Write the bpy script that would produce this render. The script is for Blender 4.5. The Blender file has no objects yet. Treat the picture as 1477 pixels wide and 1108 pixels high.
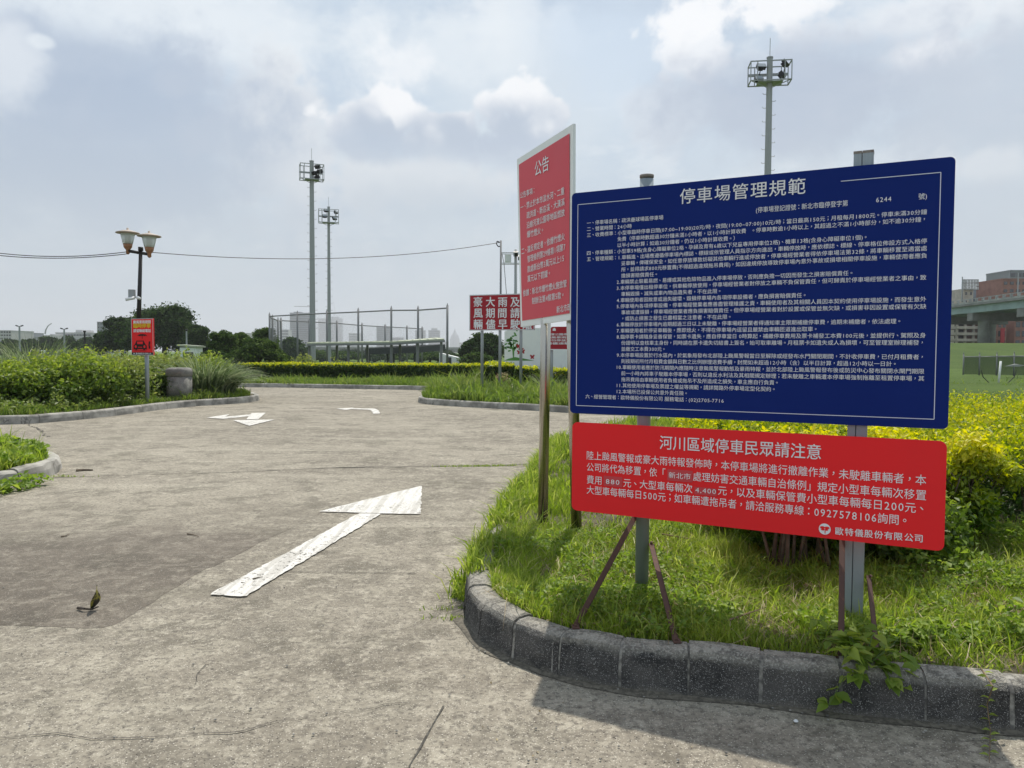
import bpy, math, random
import numpy as np
from mathutils import Vector, Matrix
from mathutils.noise import noise as pnoise
R = math.radians
rng = np.random.default_rng(7)
random.seed(7)
scene = bpy.context.scene
COL = scene.collection

# ------------------------------------------------------------------ camera
F = 1110.0
EYE = 1.45
pitch = math.atan(45 / F)
cam_rot = Matrix.Rotation(math.pi / 2 - pitch, 3, 'X') @ Matrix.Rotation(R(.3), 3, 'Z')
cd = bpy.data.cameras.new('camera')
cd.sensor_fit = 'HORIZONTAL'; cd.sensor_width = 36; cd.lens = 36 * F / 1477
cd.clip_start = .05; cd.clip_end = 9000
cam = bpy.data.objects.new('camera', cd); COL.objects.link(cam)
cam.matrix_world = Matrix.Translation((0, 0, EYE)) @ cam_rot.to_4x4()
scene.camera = cam

# ------------------------------------------------------------------ light
SUN_EL, SUN_AZ = R(63.5), R(12)          # azimuth clockwise from +Y
sd = Vector((math.sin(SUN_AZ) * math.cos(SUN_EL), math.cos(SUN_AZ) * math.cos(SUN_EL), math.sin(SUN_EL)))
sl = bpy.data.lights.new('sun', 'SUN'); sl.energy = 4.8; sl.angle = R(.6); sl.color = (1, .94, .845)
so = bpy.data.objects.new('sun', sl); COL.objects.link(so)
so.rotation_euler = sd.to_track_quat('Z', 'Y').to_euler()

scene.view_settings.view_transform = 'Standard'
scene.view_settings.look = 'None'
scene.view_settings.exposure = 0
scene.view_settings.gamma = 1
scene.view_settings.use_curve_mapping = False
scene.render.engine = 'CYCLES'
scene.cycles.use_denoising = True
scene.cycles.max_bounces = 6
scene.cycles.transparent_max_bounces = 12
scene.cycles.sample_clamp_indirect = 6

def at(px, py, Y):
    """point on the sight line through a photograph pixel at world depth Y"""
    d = cam_rot @ Vector(((px - 738.5) / F, -(py - 554) / F, -1))
    return Vector((0, 0, EYE)) + d * (Y / d.y)

def G(px, py, z=0.0):
    d = cam_rot @ Vector(((px - 738.5) / F, -(py - 554) / F, -1))
    t = (z - EYE) / d.z
    return Vector((d.x * t, d.y * t, z))

# ------------------------------------------------------------------ sky
world = bpy.data.worlds.new('World'); scene.world = world; world.use_nodes = True
wt = world.node_tree; wt.nodes.clear()
def wn(t, **k):
    n = wt.nodes.new(t)
    for a, b in k.items(): setattr(n, a, b)
    return n
def lk(a, b): wt.links.new(a, b)
def M(op, a, b=None, c=None, clamp=False):
    n = wn('ShaderNodeMath', operation=op, use_clamp=clamp)
    for i, v in enumerate((a, b, c)):
        if v is None: continue
        if isinstance(v, (int, float)): n.inputs[i].default_value = v
        else: lk(v, n.inputs[i])
    return n.outputs[0]
def sstep(x, lo, hi):
    n = wn('ShaderNodeMapRange', interpolation_type='SMOOTHSTEP')
    lk(x, n.inputs[0]); n.inputs[1].default_value = lo; n.inputs[2].default_value = hi
    return n.outputs[0]
def mixc(f, a, b):
    n = wn('ShaderNodeMix', data_type='RGBA')
    if isinstance(f, (int, float)): n.inputs[0].default_value = f
    else: lk(f, n.inputs[0])
    for i, v in ((6, a), (7, b)):
        if isinstance(v, tuple): n.inputs[i].default_value = (*v, 1)
        else: lk(v, n.inputs[i])
    return n.outputs[2]
def wnoise(vec, scale, detail=6, rough=.55, dist=0.0):
    n = wn('ShaderNodeTexNoise'); lk(vec, n.inputs['Vector'])
    n.inputs['Scale'].default_value = scale; n.inputs['Detail'].default_value = detail
    n.inputs['Roughness'].default_value = rough; n.inputs['Distortion'].default_value = dist
    return n.outputs['Fac']
tc = wn('ShaderNodeTexCoord')
sep = wn('ShaderNodeSeparateXYZ'); lk(tc.outputs['Generated'], sep.inputs[0])
dx, dy, dz = sep.outputs
az = M('ARCTAN2', dx, dy)
el = M('ARCSINE', dz)
sky = wn('ShaderNodeTexSky', sky_type='NISHITA'); sky.sun_disc = False
sky.sun_elevation = SUN_EL; sky.sun_rotation = SUN_AZ
sky.dust_density = 3; sky.altitude = 0
# cloud coordinates: the direction, stretched flat towards the horizon
cv = wn('ShaderNodeCombineXYZ')
flat = M('ADD', M('ABSOLUTE', dz), .35)
lk(M('DIVIDE', dx, flat), cv.inputs[0]); lk(M('DIVIDE', dy, flat), cv.inputs[1]); lk(M('MULTIPLY', dz, 2.2), cv.inputs[2])
def puff(scale):
    n = wn('ShaderNodeTexVoronoi', feature='SMOOTH_F1'); n.inputs['Scale'].default_value = scale; n.inputs['Smoothness'].default_value = .35
    # warp the cells so that the billows are irregular
    w = wn('ShaderNodeTexNoise'); lk(tc.outputs['Generated'], w.inputs['Vector']); w.inputs['Scale'].default_value = scale * .8; w.inputs['Detail'].default_value = 4
    a = wn('ShaderNodeVectorMath', operation='MULTIPLY_ADD'); lk(w.outputs['Color'], a.inputs[0]); a.inputs[1].default_value = (.9 / scale,) * 3; lk(tc.outputs['Generated'], a.inputs[2])
    lk(a.outputs[0], n.inputs['Vector'])
    return n.outputs['Distance']
nA = wnoise(cv.outputs[0], 2.3, 8, .55, .3)
nB = wnoise(cv.outputs[0], 5.5, 8, .6, .2)
nC = wnoise(tc.outputs['Generated'], 7, 8, .6, .2)
nD = wnoise(tc.outputs['Generated'], 24, 7, .62)
pA, pB = puff(17), puff(44)
billow = M('ADD', M('MULTIPLY', M('SUBTRACT', pA, .45), .9), M('MULTIPLY', M('SUBTRACT', pB, .45), .45))
def azel(px, py):
    d = (cam_rot @ Vector(((px - 738.5) / F, -(py - 554) / F, -1))).normalized()
    return math.atan2(d.x, d.y), math.asin(d.z)
def blob(px, py, rx, ry, rough=.9, puffy=0.0):
    """noisy ellipse of sky: distance 1 at its rim"""
    a0, e0 = azel(px, py)
    u = M('DIVIDE', M('SUBTRACT', az, a0), rx / F); v = M('DIVIDE', M('SUBTRACT', el, e0), ry / F)
    r = M('SQRT', M('ADD', M('MULTIPLY', u, u), M('MULTIPLY', v, v)))
    r = M('ADD', r, M('MULTIPLY', M('SUBTRACT', nC, .5), -rough * 2.0))
    r = M('ADD', r, M('MULTIPLY', M('SUBTRACT', nD, .5), -rough * .7))
    if puffy: r = M('ADD', r, M('MULTIPLY', billow, puffy))
    return r, v
K = 10.0
def c(r, g, b): return (r * K * 1.05, g * K * 1.06, b * K * 1.07)
veil = mixc(sstep(nA, .35, .68), c(.53, .64, .76), c(.66, .74, .81))
base = mixc(.88, sky.outputs[0], veil)
def lay(base, px, py, rx, ry, col, amt, soft=(1.2, .4), rough=.9, puffy=.35):
    r, v = blob(px, py, rx, ry, rough, puffy)
    return mixc(M('MULTIPLY', sstep(r, soft[0], soft[1]), amt), base, col)
W1, W2 = c(.78, .83, .875), c(.93, .935, .95)
D1, D2 = c(.37, .455, .59), c(.42, .485, .60)
base = mixc(M('MULTIPLY', sstep(nB, .48, .66), .55), base, W1)
base = mixc(M('MULTIPLY', sstep(M('SUBTRACT', nC, M('MULTIPLY', billow, .12)), .50, .64), .35), base, W2)
base = mixc(M('MULTIPLY', sstep(nA, .50, .30), .4), base, D2)
# banks seen in the view
base = lay(base, 230, 30, 420, 70, W1, .8, rough=1.1)
base = lay(base, 640, 75, 220, 75, W1, .7, rough=1.3, puffy=.6)
base = lay(base, 590, 90, 70, 45, W2, .5, (1.1, .5), 1.4, .8)
base = lay(base, 385, 200, 130, 130, c(.78, .80, .825), .85, (1.15, .45), 1.2, .7)
base = lay(base, 150, 190, 260, 130, D1, .8, (1.3, .6), .9, .35)
base = lay(base, 90, 270, 260, 60, D1, .6, (1.3, .5), .7, .3)
base = lay(base, 0, 105, 46, 55, c(.74, .785, .84), .8, (1.25, .4), .9, .6)
base = lay(base, 62, 60, 14, 8, W1, .7)
base = lay(base, 560, 262, 190, 42, c(.74, .765, .80), .75, (1.15, .5), 1.4, .7)
base = lay(base, 610, 300, 120, 40, c(.50, .57, .66), .5, (1.2, .4), 1.2, .5)
base = lay(base, 880, 70, 110, 90, c(.60, .70, .82), .8, (1.3, .3), .8, .2)
base = lay(base, 980, 160, 90, 40, c(.72, .765, .82), .6, (1.2, .4), 1.3, .6)
base = lay(base, 1080, 20, 150, 42, W2, .95, (1.1, .65), 1.3, .9)
base = lay(base, 1290, 30, 190, 40, c(.80, .83, .87), .8, (1.15, .5), 1.3, .8)
base = lay(base, 1010, 60, 70, 45, W2, .8, (1.1, .6), 1.4, .9)
base = lay(base, 1320, 80, 90, 24, W2, .85, (1.1, .55), 1.2, .9)
base = lay(base, 1170, 135, 190, 85, D2, .8, (1.35, .5), 1.0, .3)
base = lay(base, 1430, 150, 110, 90, c(.50, .565, .66), .75, (1.2, .5), 1.0, .5)
base = lay(base, 1425, 240, 60, 26, c(.74, .775, .82), .8, (1.1, .5), 1.2, .8)
base = lay(base, 1420, 300, 80, 40, c(.50, .57, .67), .6, (1.2, .5), .9, .4)
def cumulus(base, px, py, rx, ry, top=c(.92, .925, .94), foot=c(.46, .53, .64)):
    r, v = blob(px, py, rx, ry, .75, .95)
    f = sstep(r, 1.04, .78)
    rim = sstep(r, .42, .98)
    lit = M('ADD', M('MULTIPLY', v, .55), M('MULTIPLY', billow, -1.1))
    lit = sstep(M('ADD', lit, M('MULTIPLY', M('SUBTRACT', rim, .5), .3)), -.40, .55)
    fade = sstep(v, -1.1, -.2)
    return mixc(M('MULTIPLY', f, M('MULTIPLY', fade, .95)), base, mixc(lit, foot, top))
base = cumulus(base, 545, 178, 80, 50)
base = cumulus(base, 640, 190, 90, 48)
base = cumulus(base, 755, 176, 100, 62)
base = lay(base, 540, 210, 70, 26, c(.45, .53, .65), .75, (1.2, .5), .8, .4)
base = lay(base, 740, 215, 90, 30, c(.46, .53, .65), .7, (1.2, .5), .8, .4)
# the pale band the haze makes of the sky low down
hz = sstep(el, R(19), R(3))
base = mixc(M('MULTIPLY', hz, .85), base, c(.52, .58, .635))
below = sstep(el, R(0), R(-3))
base = mixc(below, base, c(.30, .31, .28))
bg = wn('ShaderNodeBackground'); lk(base, bg.inputs[0]); bg.inputs[1].default_value = .1
wo = wn('ShaderNodeOutputWorld'); lk(bg.outputs[0], wo.inputs[0])

# ------------------------------------------------------------------ materials
MAT = {}
class NT:
    """small helper for building node materials"""
    def __init__(s, name):
        s.m = bpy.data.materials.new(name); s.m.use_nodes = True
        s.t = s.m.node_tree; s.t.nodes.clear(); MAT[name] = s.m
        s.out = s.t.nodes.new('ShaderNodeOutputMaterial')
        s.bs = s.n('ShaderNodeBsdfPrincipled')
        s.l(s.bs.outputs[0], s.out.inputs[0])
        s.co = s.n('ShaderNodeTexCoord').outputs['Object']
        s.geo = s.n('ShaderNodeNewGeometry')
    def n(s, t, **k):
        n = s.t.nodes.new(t)
        for a, b in k.items(): setattr(n, a, b)
        return n
    def l(s, a, b): s.t.links.new(a, b)
    def pos(s): return s.geo.outputs['Position']
    def noise(s, scale, detail=4, rough=.55, vec=None, dist=0, out='Fac'):
        n = s.n('ShaderNodeTexNoise'); s.l(vec if vec is not None else s.pos(), n.inputs['Vector'])
        n.inputs['Scale'].default_value = scale; n.inputs['Detail'].default_value = detail
        n.inputs['Roughness'].default_value = rough; n.inputs['Distortion'].default_value = dist
        return n.outputs[out]
    def voro(s, scale, feature='F1', out='Distance', vec=None):
        n = s.n('ShaderNodeTexVoronoi', feature=feature); s.l(vec if vec is not None else s.pos(), n.inputs['Vector'])
        n.inputs['Scale'].default_value = scale
        return n.outputs[out]
    def math(s, op, a, b=None, clamp=False):
        n = s.n('ShaderNodeMath', operation=op, use_clamp=clamp)
        for i, v in enumerate((a, b)):
            if v is None: continue
            if isinstance(v, (int, float)): n.inputs[i].default_value = v
            else: s.l(v, n.inputs[i])
        return n.outputs[0]
    def ss(s, x, lo, hi):
        n = s.n('ShaderNodeMapRange', interpolation_type='SMOOTHSTEP'); s.l(x, n.inputs[0])
        n.inputs[1].default_value = lo; n.inputs[2].default_value = hi
        return n.outputs[0]
    def mix(s, f, a, b):
        n = s.n('ShaderNodeMix', data_type='RGBA')
        if isinstance(f, (int, float)): n.inputs[0].default_value = f
        else: s.l(f, n.inputs[0])
        for i, v in ((6, a), (7, b)):
            if isinstance(v, tuple): n.inputs[i].default_value = (*v[:3], 1)
            else: s.l(v, n.inputs[i])
        return n.outputs[2]
    def color(s, v):
        if isinstance(v, tuple): s.bs.inputs['Base Color'].default_value = (*v[:3], 1)
        else: s.l(v, s.bs.inputs['Base Color'])
    def set(s, rough=.6, metal=0, spec=.5):
        s.bs.inputs['Roughness'].default_value = rough; s.bs.inputs['Metallic'].default_value = metal
        s.bs.inputs['Specular IOR Level'].default_value = spec
    def bump(s, h, strength=.5, dist=.01):
        n = s.n('ShaderNodeBump'); n.inputs['Strength'].default_value = strength; n.inputs['Distance'].default_value = dist
        s.l(h, n.inputs['Height']); s.l(n.outputs[0], s.bs.inputs['Normal'])
        return n

def simple(name, col, rough=.6, metal=0, var=.15, scale=8, spec=.4, col2=None, bump=0):
    t = NT(name); t.set(rough, metal, spec)
    c2 = col2 or tuple(x * (1 - var) for x in col)
    c1 = tuple(min(1, x * (1 + var)) for x in col) if not col2 else col
    n = t.noise(scale, 5, .6)
    t.color(t.mix(t.ss(n, .35, .65), c1, c2))
    if bump: t.bump(n, bump, .01)
    return t.m

def road_mat(name, patch):
    t = NT(name); t.set(.92, 0, .2)
    big = t.noise(.33, 5, .6); mid = t.noise(1.6, 6, .68, dist=.5); fine = t.noise(34, 5, .75); grit = t.noise(130, 3, .6)
    base = t.mix(t.ss(big, .36, .66), (.215, .196, .162), (.325, .300, .250))
    base = t.mix(t.math('MULTIPLY', t.ss(mid, .50, .60), .7), base, (.150, .138, .112))
    md2 = t.noise(3.6, 7, .74, dist=.8)
    base = t.mix(t.math('MULTIPLY', t.ss(md2, .51, .58), .5), base, (.40, .375, .31))
    base = t.mix(t.math('MULTIPLY', t.ss(md2, .46, .39), .35), base, (.16, .148, .124))
    # long pale sweeps left by tyres and drying water
    mp = t.n('ShaderNodeMapping'); t.l(t.pos(), mp.inputs[0]); mp.inputs['Rotation'].default_value = (0, 0, R(-35)); mp.inputs['Scale'].default_value = (.16, 1.2, 1)
    st = t.noise(1.5, 5, .6, vec=mp.outputs[0], dist=.3)
    base = t.mix(t.math('MULTIPLY', t.ss(st, .54, .68), .5), base, (.42, .395, .33))
    if patch:
        sp = t.n('ShaderNodeSeparateXYZ'); t.l(t.pos(), sp.inputs[0])
        far = t.ss(t.math('ADD', sp.outputs[1], t.math('MULTIPLY', t.math('SUBTRACT', mid, .5), 3.0)), 6.6, 5.6)
        dk = t.n('ShaderNodeMix', data_type='RGBA', blend_type='MULTIPLY'); t.l(t.math('MULTIPLY', far, .9), dk.inputs[0]); t.l(base, dk.inputs[6]); dk.inputs[7].default_value = (.58, .555, .565, 1)
        base = dk.outputs[2]
    blotch = t.noise(9, 7, .8)
    base = t.mix(t.math('MULTIPLY', t.ss(blotch, .50, .62), .3 if patch else .62), base, (.47, .44, .37))
    b2 = t.noise(17, 6, .8, dist=.3)
    base = t.mix(t.math('MULTIPLY', t.ss(b2, .53, .63), .5), base, (.135, .125, .11))
    base = t.mix(t.math('MULTIPLY', t.ss(fine, .48, .62), .6), base, (.11, .10, .088))
    v = t.voro(95)
    base = t.mix(t.math('MULTIPLY', t.ss(v, .34, .16), t.math('MULTIPLY', t.ss(grit, .44, .58), .45 if patch else .85)), base, (.66, .63, .56))
    v2 = t.voro(60)
    base = t.mix(t.math('MULTIPLY', t.ss(v2, .20, .10), .75), base, (.06, .056, .05))
    gs = t.noise(.8, 4, .5)
    base = t.mix(t.math('MULTIPLY', t.ss(gs, .58, .72), .22), base, (.14, .132, .10))
    age = t.n('ShaderNodeMix', data_type='RGBA', blend_type='MULTIPLY'); age.inputs[0].default_value = 1; t.l(base, age.inputs[6]); age.inputs[7].default_value = (.90, .885, .86, 1)
    base = age.outputs[2]
    t.color(base)
    h = t.math('ADD', t.math('MULTIPLY', fine, .6), t.math('MULTIPLY', b2, .7))
    h = t.math('SUBTRACT', h, t.math('MULTIPLY', t.ss(v2, .2, .05), .6))
    t.bump(h, 1, .008)
road_mat('road_concrete', False); road_mat('worn_patch', True)
def kerb_face():
    t = NT('kerb_aggregate'); t.set(.88, 0, .25)
    sp = t.n('ShaderNodeSeparateXYZ'); t.l(t.pos(), sp.inputs[0])
    big = t.noise(3.5, 6, .65); v = t.voro(190); g = t.noise(110, 3, .6); st = t.noise(10, 6, .75); m2 = t.noise(26, 5, .7)
    face = t.mix(t.ss(big, .35, .65), (.032, .032, .032), (.105, .10, .094))  # stained aggregate, coloured darker still for the shade on the kerb face
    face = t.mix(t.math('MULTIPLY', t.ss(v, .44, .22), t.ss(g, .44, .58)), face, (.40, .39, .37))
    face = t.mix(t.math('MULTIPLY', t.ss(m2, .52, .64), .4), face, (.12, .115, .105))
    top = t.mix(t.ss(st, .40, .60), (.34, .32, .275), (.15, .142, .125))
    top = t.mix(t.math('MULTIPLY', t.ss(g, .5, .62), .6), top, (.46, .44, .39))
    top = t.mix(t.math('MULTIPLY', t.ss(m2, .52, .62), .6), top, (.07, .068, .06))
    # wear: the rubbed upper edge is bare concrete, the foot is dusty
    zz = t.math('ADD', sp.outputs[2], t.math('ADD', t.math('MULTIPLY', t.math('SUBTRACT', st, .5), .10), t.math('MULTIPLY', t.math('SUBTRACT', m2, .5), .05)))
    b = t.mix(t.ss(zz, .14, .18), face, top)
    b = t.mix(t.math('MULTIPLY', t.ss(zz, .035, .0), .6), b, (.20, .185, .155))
    smear = t.noise(2.2, 5, .7, dist=1.0)
    b = t.mix(t.math('MULTIPLY', t.ss(smear, .60, .68), .55), b, (.27, .255, .225))
    t.color(b); t.bump(t.math('ADD', t.math('ADD', g, m2), t.math('MULTIPLY', v, -1)), .8, .006)
kerb_face()
def kerb_top():
    t = NT('kerb_worn_top'); t.set(.9, 0, .25)
    big = t.noise(6, 6, .7); v = t.voro(120); g = t.noise(90, 3, .6)
    b = t.mix(t.ss(big, .35, .62), (.33, .315, .285), (.17, .165, .155))
    b = t.mix(t.math('MULTIPLY', t.ss(g, .5, .65), .5), b, (.42, .40, .37))
    b = t.mix(t.math('MULTIPLY', t.ss(v, .2, .08), .6), b, (.09, .09, .085))
    t.color(b); t.bump(g, .6, .005)
kerb_top()
simple('kerb_grey', (.27, .26, .235), .9, var=.35, scale=3, bump=.3)
simple('mortar', (.34, .325, .29), .9, scale=28, col2=(.12, .115, .105), bump=.5)
simple('joint_dark', (.075, .07, .06), .95, var=.4, scale=30)
simple('soil', (.085, .075, .045), .95, var=.4, scale=8, bump=.5)
def lawn(name, a, b, c3):
    t = NT(name); t.set(.95, 0, .1)
    n1 = t.noise(.15, 5, .6); n2 = t.noise(3, 5, .7); n3 = t.noise(30, 4, .7)
    q = t.mix(t.ss(n1, .35, .65), a, b)
    q = t.mix(t.math('MULTIPLY', t.ss(n2, .45, .65), .6), q, c3)
    q = t.mix(t.math('MULTIPLY', t.ss(n3, .45, .65), .5), q, tuple(x * .55 for x in a))
    t.color(q); t.bump(t.math('ADD', n2, n3), 1, .08)
lawn('field_grass', (.075, .125, .030), (.105, .165, .038), (.13, .17, .05))
lawn('dyke_grass', (.060, .105, .026), (.085, .135, .032), (.11, .13, .05))
def marking():
    t = NT('road_paint'); t.set(.8, 0, .3)
    n = t.noise(22, 6, .75); m = t.noise(3, 4, .6); f = t.noise(120, 3, .6)
    mp = t.n('ShaderNodeMapping'); t.l(t.pos(), mp.inputs[0]); mp.inputs['Rotation'].default_value = (0, 0, R(14)); mp.inputs['Scale'].default_value = (9, .5, 1)
    st = t.noise(1.6, 4, .6, vec=mp.outputs[0])
    b = t.mix(t.ss(n, .56, .70), (.60, .585, .55), (.42, .40, .36))
    b = t.mix(t.math('MULTIPLY', t.ss(st, .47, .58), .7), b, (.40, .385, .35))
    b = t.mix(t.math('MULTIPLY', t.ss(f, .55, .68), .5), b, (.35, .33, .30))
    t.color(b); t.bump(f, .4, .003)
    ch = t.noise(38, 7, .8); pt = t.noise(2.5, 4, .6)
    th = t.math('ADD', .585, t.math('MULTIPLY', t.math('SUBTRACT', .5, pt), .22))
    t.l(t.math('LESS_THAN', ch, th), t.bs.inputs['Alpha'])
marking()
def metal_mat(name, col, rough, metal, streak=True, dirt=(.2, .19, .16)):
    t = NT(name); t.set(rough, metal, .5)
    mp = t.n('ShaderNodeMapping'); t.l(t.pos(), mp.inputs[0]); mp.inputs['Scale'].default_value = (14, 14, .8)
    n = t.noise(2.5, 6, .65, vec=mp.outputs[0]); n2 = t.noise(25, 5, .6)
    b = t.mix(t.math('MULTIPLY', t.ss(n, .5, .72), .5), col, dirt)
    b = t.mix(t.math('MULTIPLY', t.ss(n2, .6, .75), .4), b, dirt)
    t.color(b)
    t.bump(n2, .08, .003)
metal_mat('stainless', (.50, .47, .41), .27, 1, dirt=(.24, .22, .18))
metal_mat('galvanised', (.30, .345, .375), .5, .45, dirt=(.20, .22, .23))
metal_mat('painted_grey', (.33, .35, .36), .55, .2, dirt=(.20, .20, .19))
metal_mat('mast_grey', (.33, .345, .35), .6, .1, dirt=(.25, .25, .24))
metal_mat('rust', (.085, .045, .035), .85, .1, dirt=(.17, .075, .04))
metal_mat('rust_cap', (.24, .22, .20), .8, .2, dirt=(.12, .05, .03))
metal_mat('fence_steel', (.20, .205, .21), .6, .2, dirt=(.13, .125, .12))
metal_mat('dark_metal', (.02, .018, .018), .5, .3, dirt=(.05, .04, .035))
metal_mat('alu', (.55, .56, .57), .4, .8, dirt=(.3, .3, .3))
simple('wire', (.03, .03, .03), .6)
def boardmat(name, col, rough, col2, spec=.5):
    t = NT(name); t.set(rough, 0, spec)
    n = t.noise(2.2, 5, .6); n2 = t.noise(90, 2, .5)
    t.color(t.mix(t.math('MULTIPLY', t.ss(n, .4, .7), .7), col, col2))
    bn = t.bump(t.noise(3.0, 3, .5), .10, .02)
boardmat('blue_vinyl', (.004, .019, .15), .6, (.006, .022, .165), .12)
boardmat('red_vinyl', (.84, .024, .028), .5, (.78, .026, .03), .15)
boardmat('red_faded', (.66, .085, .11), .55, (.62, .09, .115), .3)
boardmat('red_dark', (.36, .012, .022), .55, (.32, .014, .024), .3)
boardmat('red_sticker', (.60, .055, .065), .55, (.58, .05, .06), .4)
boardmat('board_back', (.5, .51, .52), .5, (.4, .41, .42))
boardmat('white_print', (.80, .81, .83), .6, (.72, .73, .75), .2)
boardmat('pale_print', (.66, .70, .80), .6, (.60, .64, .75), .2)
boardmat('white_panel', (.82, .86, .84), .6, (.76, .80, .78), .2)
boardmat('black_print', (.012, .01, .012), .6, (.02, .015, .015), .2)
boardmat('yellow_print', (.75, .5, .03), .6, (.7, .45, .03), .2)
simple('paint_green', (.10, .28, .06), .6)
simple('paint_red', (.42, .03, .04), .6)
simple('stem_green', (.09, .14, .035), .7)
simple('copper', (.30, .15, .075), .45, .3, scale=20)
simple('lamp_hat', (.40, .33, .27), .6, scale=20)
def glassy(name, col, rough, alpha=1.0):
    t = NT(name); t.set(rough, 0, .6); t.color(col)
    t.bs.inputs['Transmission Weight'].default_value = alpha; t.bs.inputs['IOR'].default_value = 1.2
glassy('frosted_glass', (.75, .80, .78), .35, .45)
simple('floodlight_black', (.02, .02, .022), .4, .3)
glassy('lens', (.5, .55, .6), .15, .3)
def leafmat(name, c0, c1, c2, trans=.38, rough=.5, spec=.35):
    t = NT(name); t.set(rough, 0, spec)
    at_ = t.n('ShaderNodeAttribute', attribute_name='rnd')
    r = t.n('ShaderNodeValToRGB'); t.l(at_.outputs['Fac'], r.inputs[0])
    e = r.color_ramp.elements
    e[0].color = (*c0, 1); e[1].color = (*c2, 1); e[1].position = 1
    m = e.new(.5); m.color = (*c1, 1)
    t.color(r.outputs[0])
    tr = t.n('ShaderNodeBsdfTranslucent')
    g = t.n('ShaderNodeHueSaturation'); g.inputs['Value'].default_value = 1.5; g.inputs['Saturation'].default_value = 1.08
    t.l(r.outputs[0], g.inputs['Color']); t.l(g.outputs[0], tr.inputs[0])
    mx = t.n('ShaderNodeMixShader'); mx.inputs[0].default_value = trans
    t.l(t.bs.outputs[0], mx.inputs[1]); t.l(tr.outputs[0], mx.inputs[2]); t.l(mx.outputs[0], t.out.inputs[0])
leafmat('grass_blade', (.10, .16, .022), (.24, .33, .04), (.44, .46, .13), .5)
leafmat('grass_far', (.085, .14, .025), (.15, .22, .038), (.24, .27, .08), .45)
leafmat('golden_leaf', (.07, .14, .012), (.30, .36, .025), (.66, .60, .04), .45)
leafmat('hedge_green', (.025, .055, .012), (.055, .10, .018), (.12, .17, .025), .3)
leafmat('bush_leaf', (.045, .095, .014), (.15, .22, .032), (.32, .38, .06), .45)
leafmat('bush_leaf_pale', (.07, .12, .025), (.17, .22, .05), (.32, .35, .10), .42)
leafmat('tree_leaf', (.016, .036, .011), (.036, .070, .018), (.085, .13, .032), .25, .75, .08)
leafmat('tree_leaf_mid', (.028, .055, .014), (.065, .11, .024), (.13, .18, .04), .3, .75, .08)
leafmat('weed_leaf', (.09, .16, .022), (.19, .28, .04), (.32, .38, .07), .45)
leafmat('reed_leaf', (.07, .11, .045), (.15, .20, .09), (.33, .36, .22), .4)
leafmat('dry_leaf', (.16, .12, .06), (.32, .25, .13), (.46, .40, .24), .25)
simple('bark', (.11, .085, .06), .9, scale=12, var=.35, bump=.5)
simple('bark_dark', (.045, .035, .028), .9, scale=6, var=.3)
simple('stem_brown', (.17, .12, .07), .85, scale=20, var=.3)
def stone_mat():
    t = NT('washed_stone'); t.set(.9, 0, .2)
    v = t.voro(60); n = t.noise(5, 4, .6); g = t.noise(70, 2, .5)
    b = t.mix(t.ss(n, .35, .65), (.25, .245, .225), (.17, .168, .155))
    b = t.mix(t.math('MULTIPLY', t.ss(g, .5, .62), .6), b, (.09, .09, .085))
    t.color(b); t.bump(g, .6, .006)
stone_mat()
simple('concrete_pale', (.33, .34, .335), .9, scale=.5, var=.15, bump=.1)
simple('concrete_dirty', (.20, .205, .20), .9, scale=.4, var=.2, bump=.1)
simple('girder_teal', (.25, .35, .35), .6, scale=.4, var=.12)
simple('tower_glass', (.10, .13, .16), .3, .2, scale=.05, var=.1, spec=.6)
simple('tower_grey', (.22, .235, .25), .7, scale=.05, var=.1)
simple('tower_pale', (.42, .42, .42), .8, scale=.05, var=.1)
simple('brick_red', (.26, .125, .095), .85, scale=.6, var=.15)
simple('beige_wall', (.42, .38, .32), .85, scale=.6, var=.15)
simple('window_dark', (.03, .035, .04), .15, 0, spec=.8)
simple('roof_green', (.36, .39, .29), .6, scale=.7, var=.1)
simple('shade_dark', (.03, .035, .035), .8)
simple('white_paint', (.72, .73, .73), .6, scale=2, var=.06)

# ------------------------------------------------------------------ object helpers
WLOC = {}
def tag(o, label=None, cat=None, group=None, kind=None):
    if label: o['label'] = label
    if cat: o['category'] = cat
    if group: o['group'] = group
    if kind: o['kind'] = kind
    return o
def thing(name, label, cat, loc=(0, 0, 0), group=None):
    o = bpy.data.objects.new(name, None); COL.objects.link(o)
    o.location = loc; o.empty_display_size = .2
    WLOC[o.name] = Vector(loc)
    return tag(o, label, cat, group)
def link(name, me, mat, parent=None):
    """link a mesh given in world coordinates, as a child of parent if there is one"""
    o = bpy.data.objects.new(name, me); COL.objects.link(o)
    if mat is not None and not me.materials:
        for m in (mat if isinstance(mat, (list, tuple)) else [mat]): me.materials.append(MAT[m])
    if parent is not None:
        w = WLOC.get(parent.name, Vector((0, 0, 0)))
        me.transform(Matrix.Translation(-w)); o.parent = parent; WLOC[o.name] = w
    return o
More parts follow.
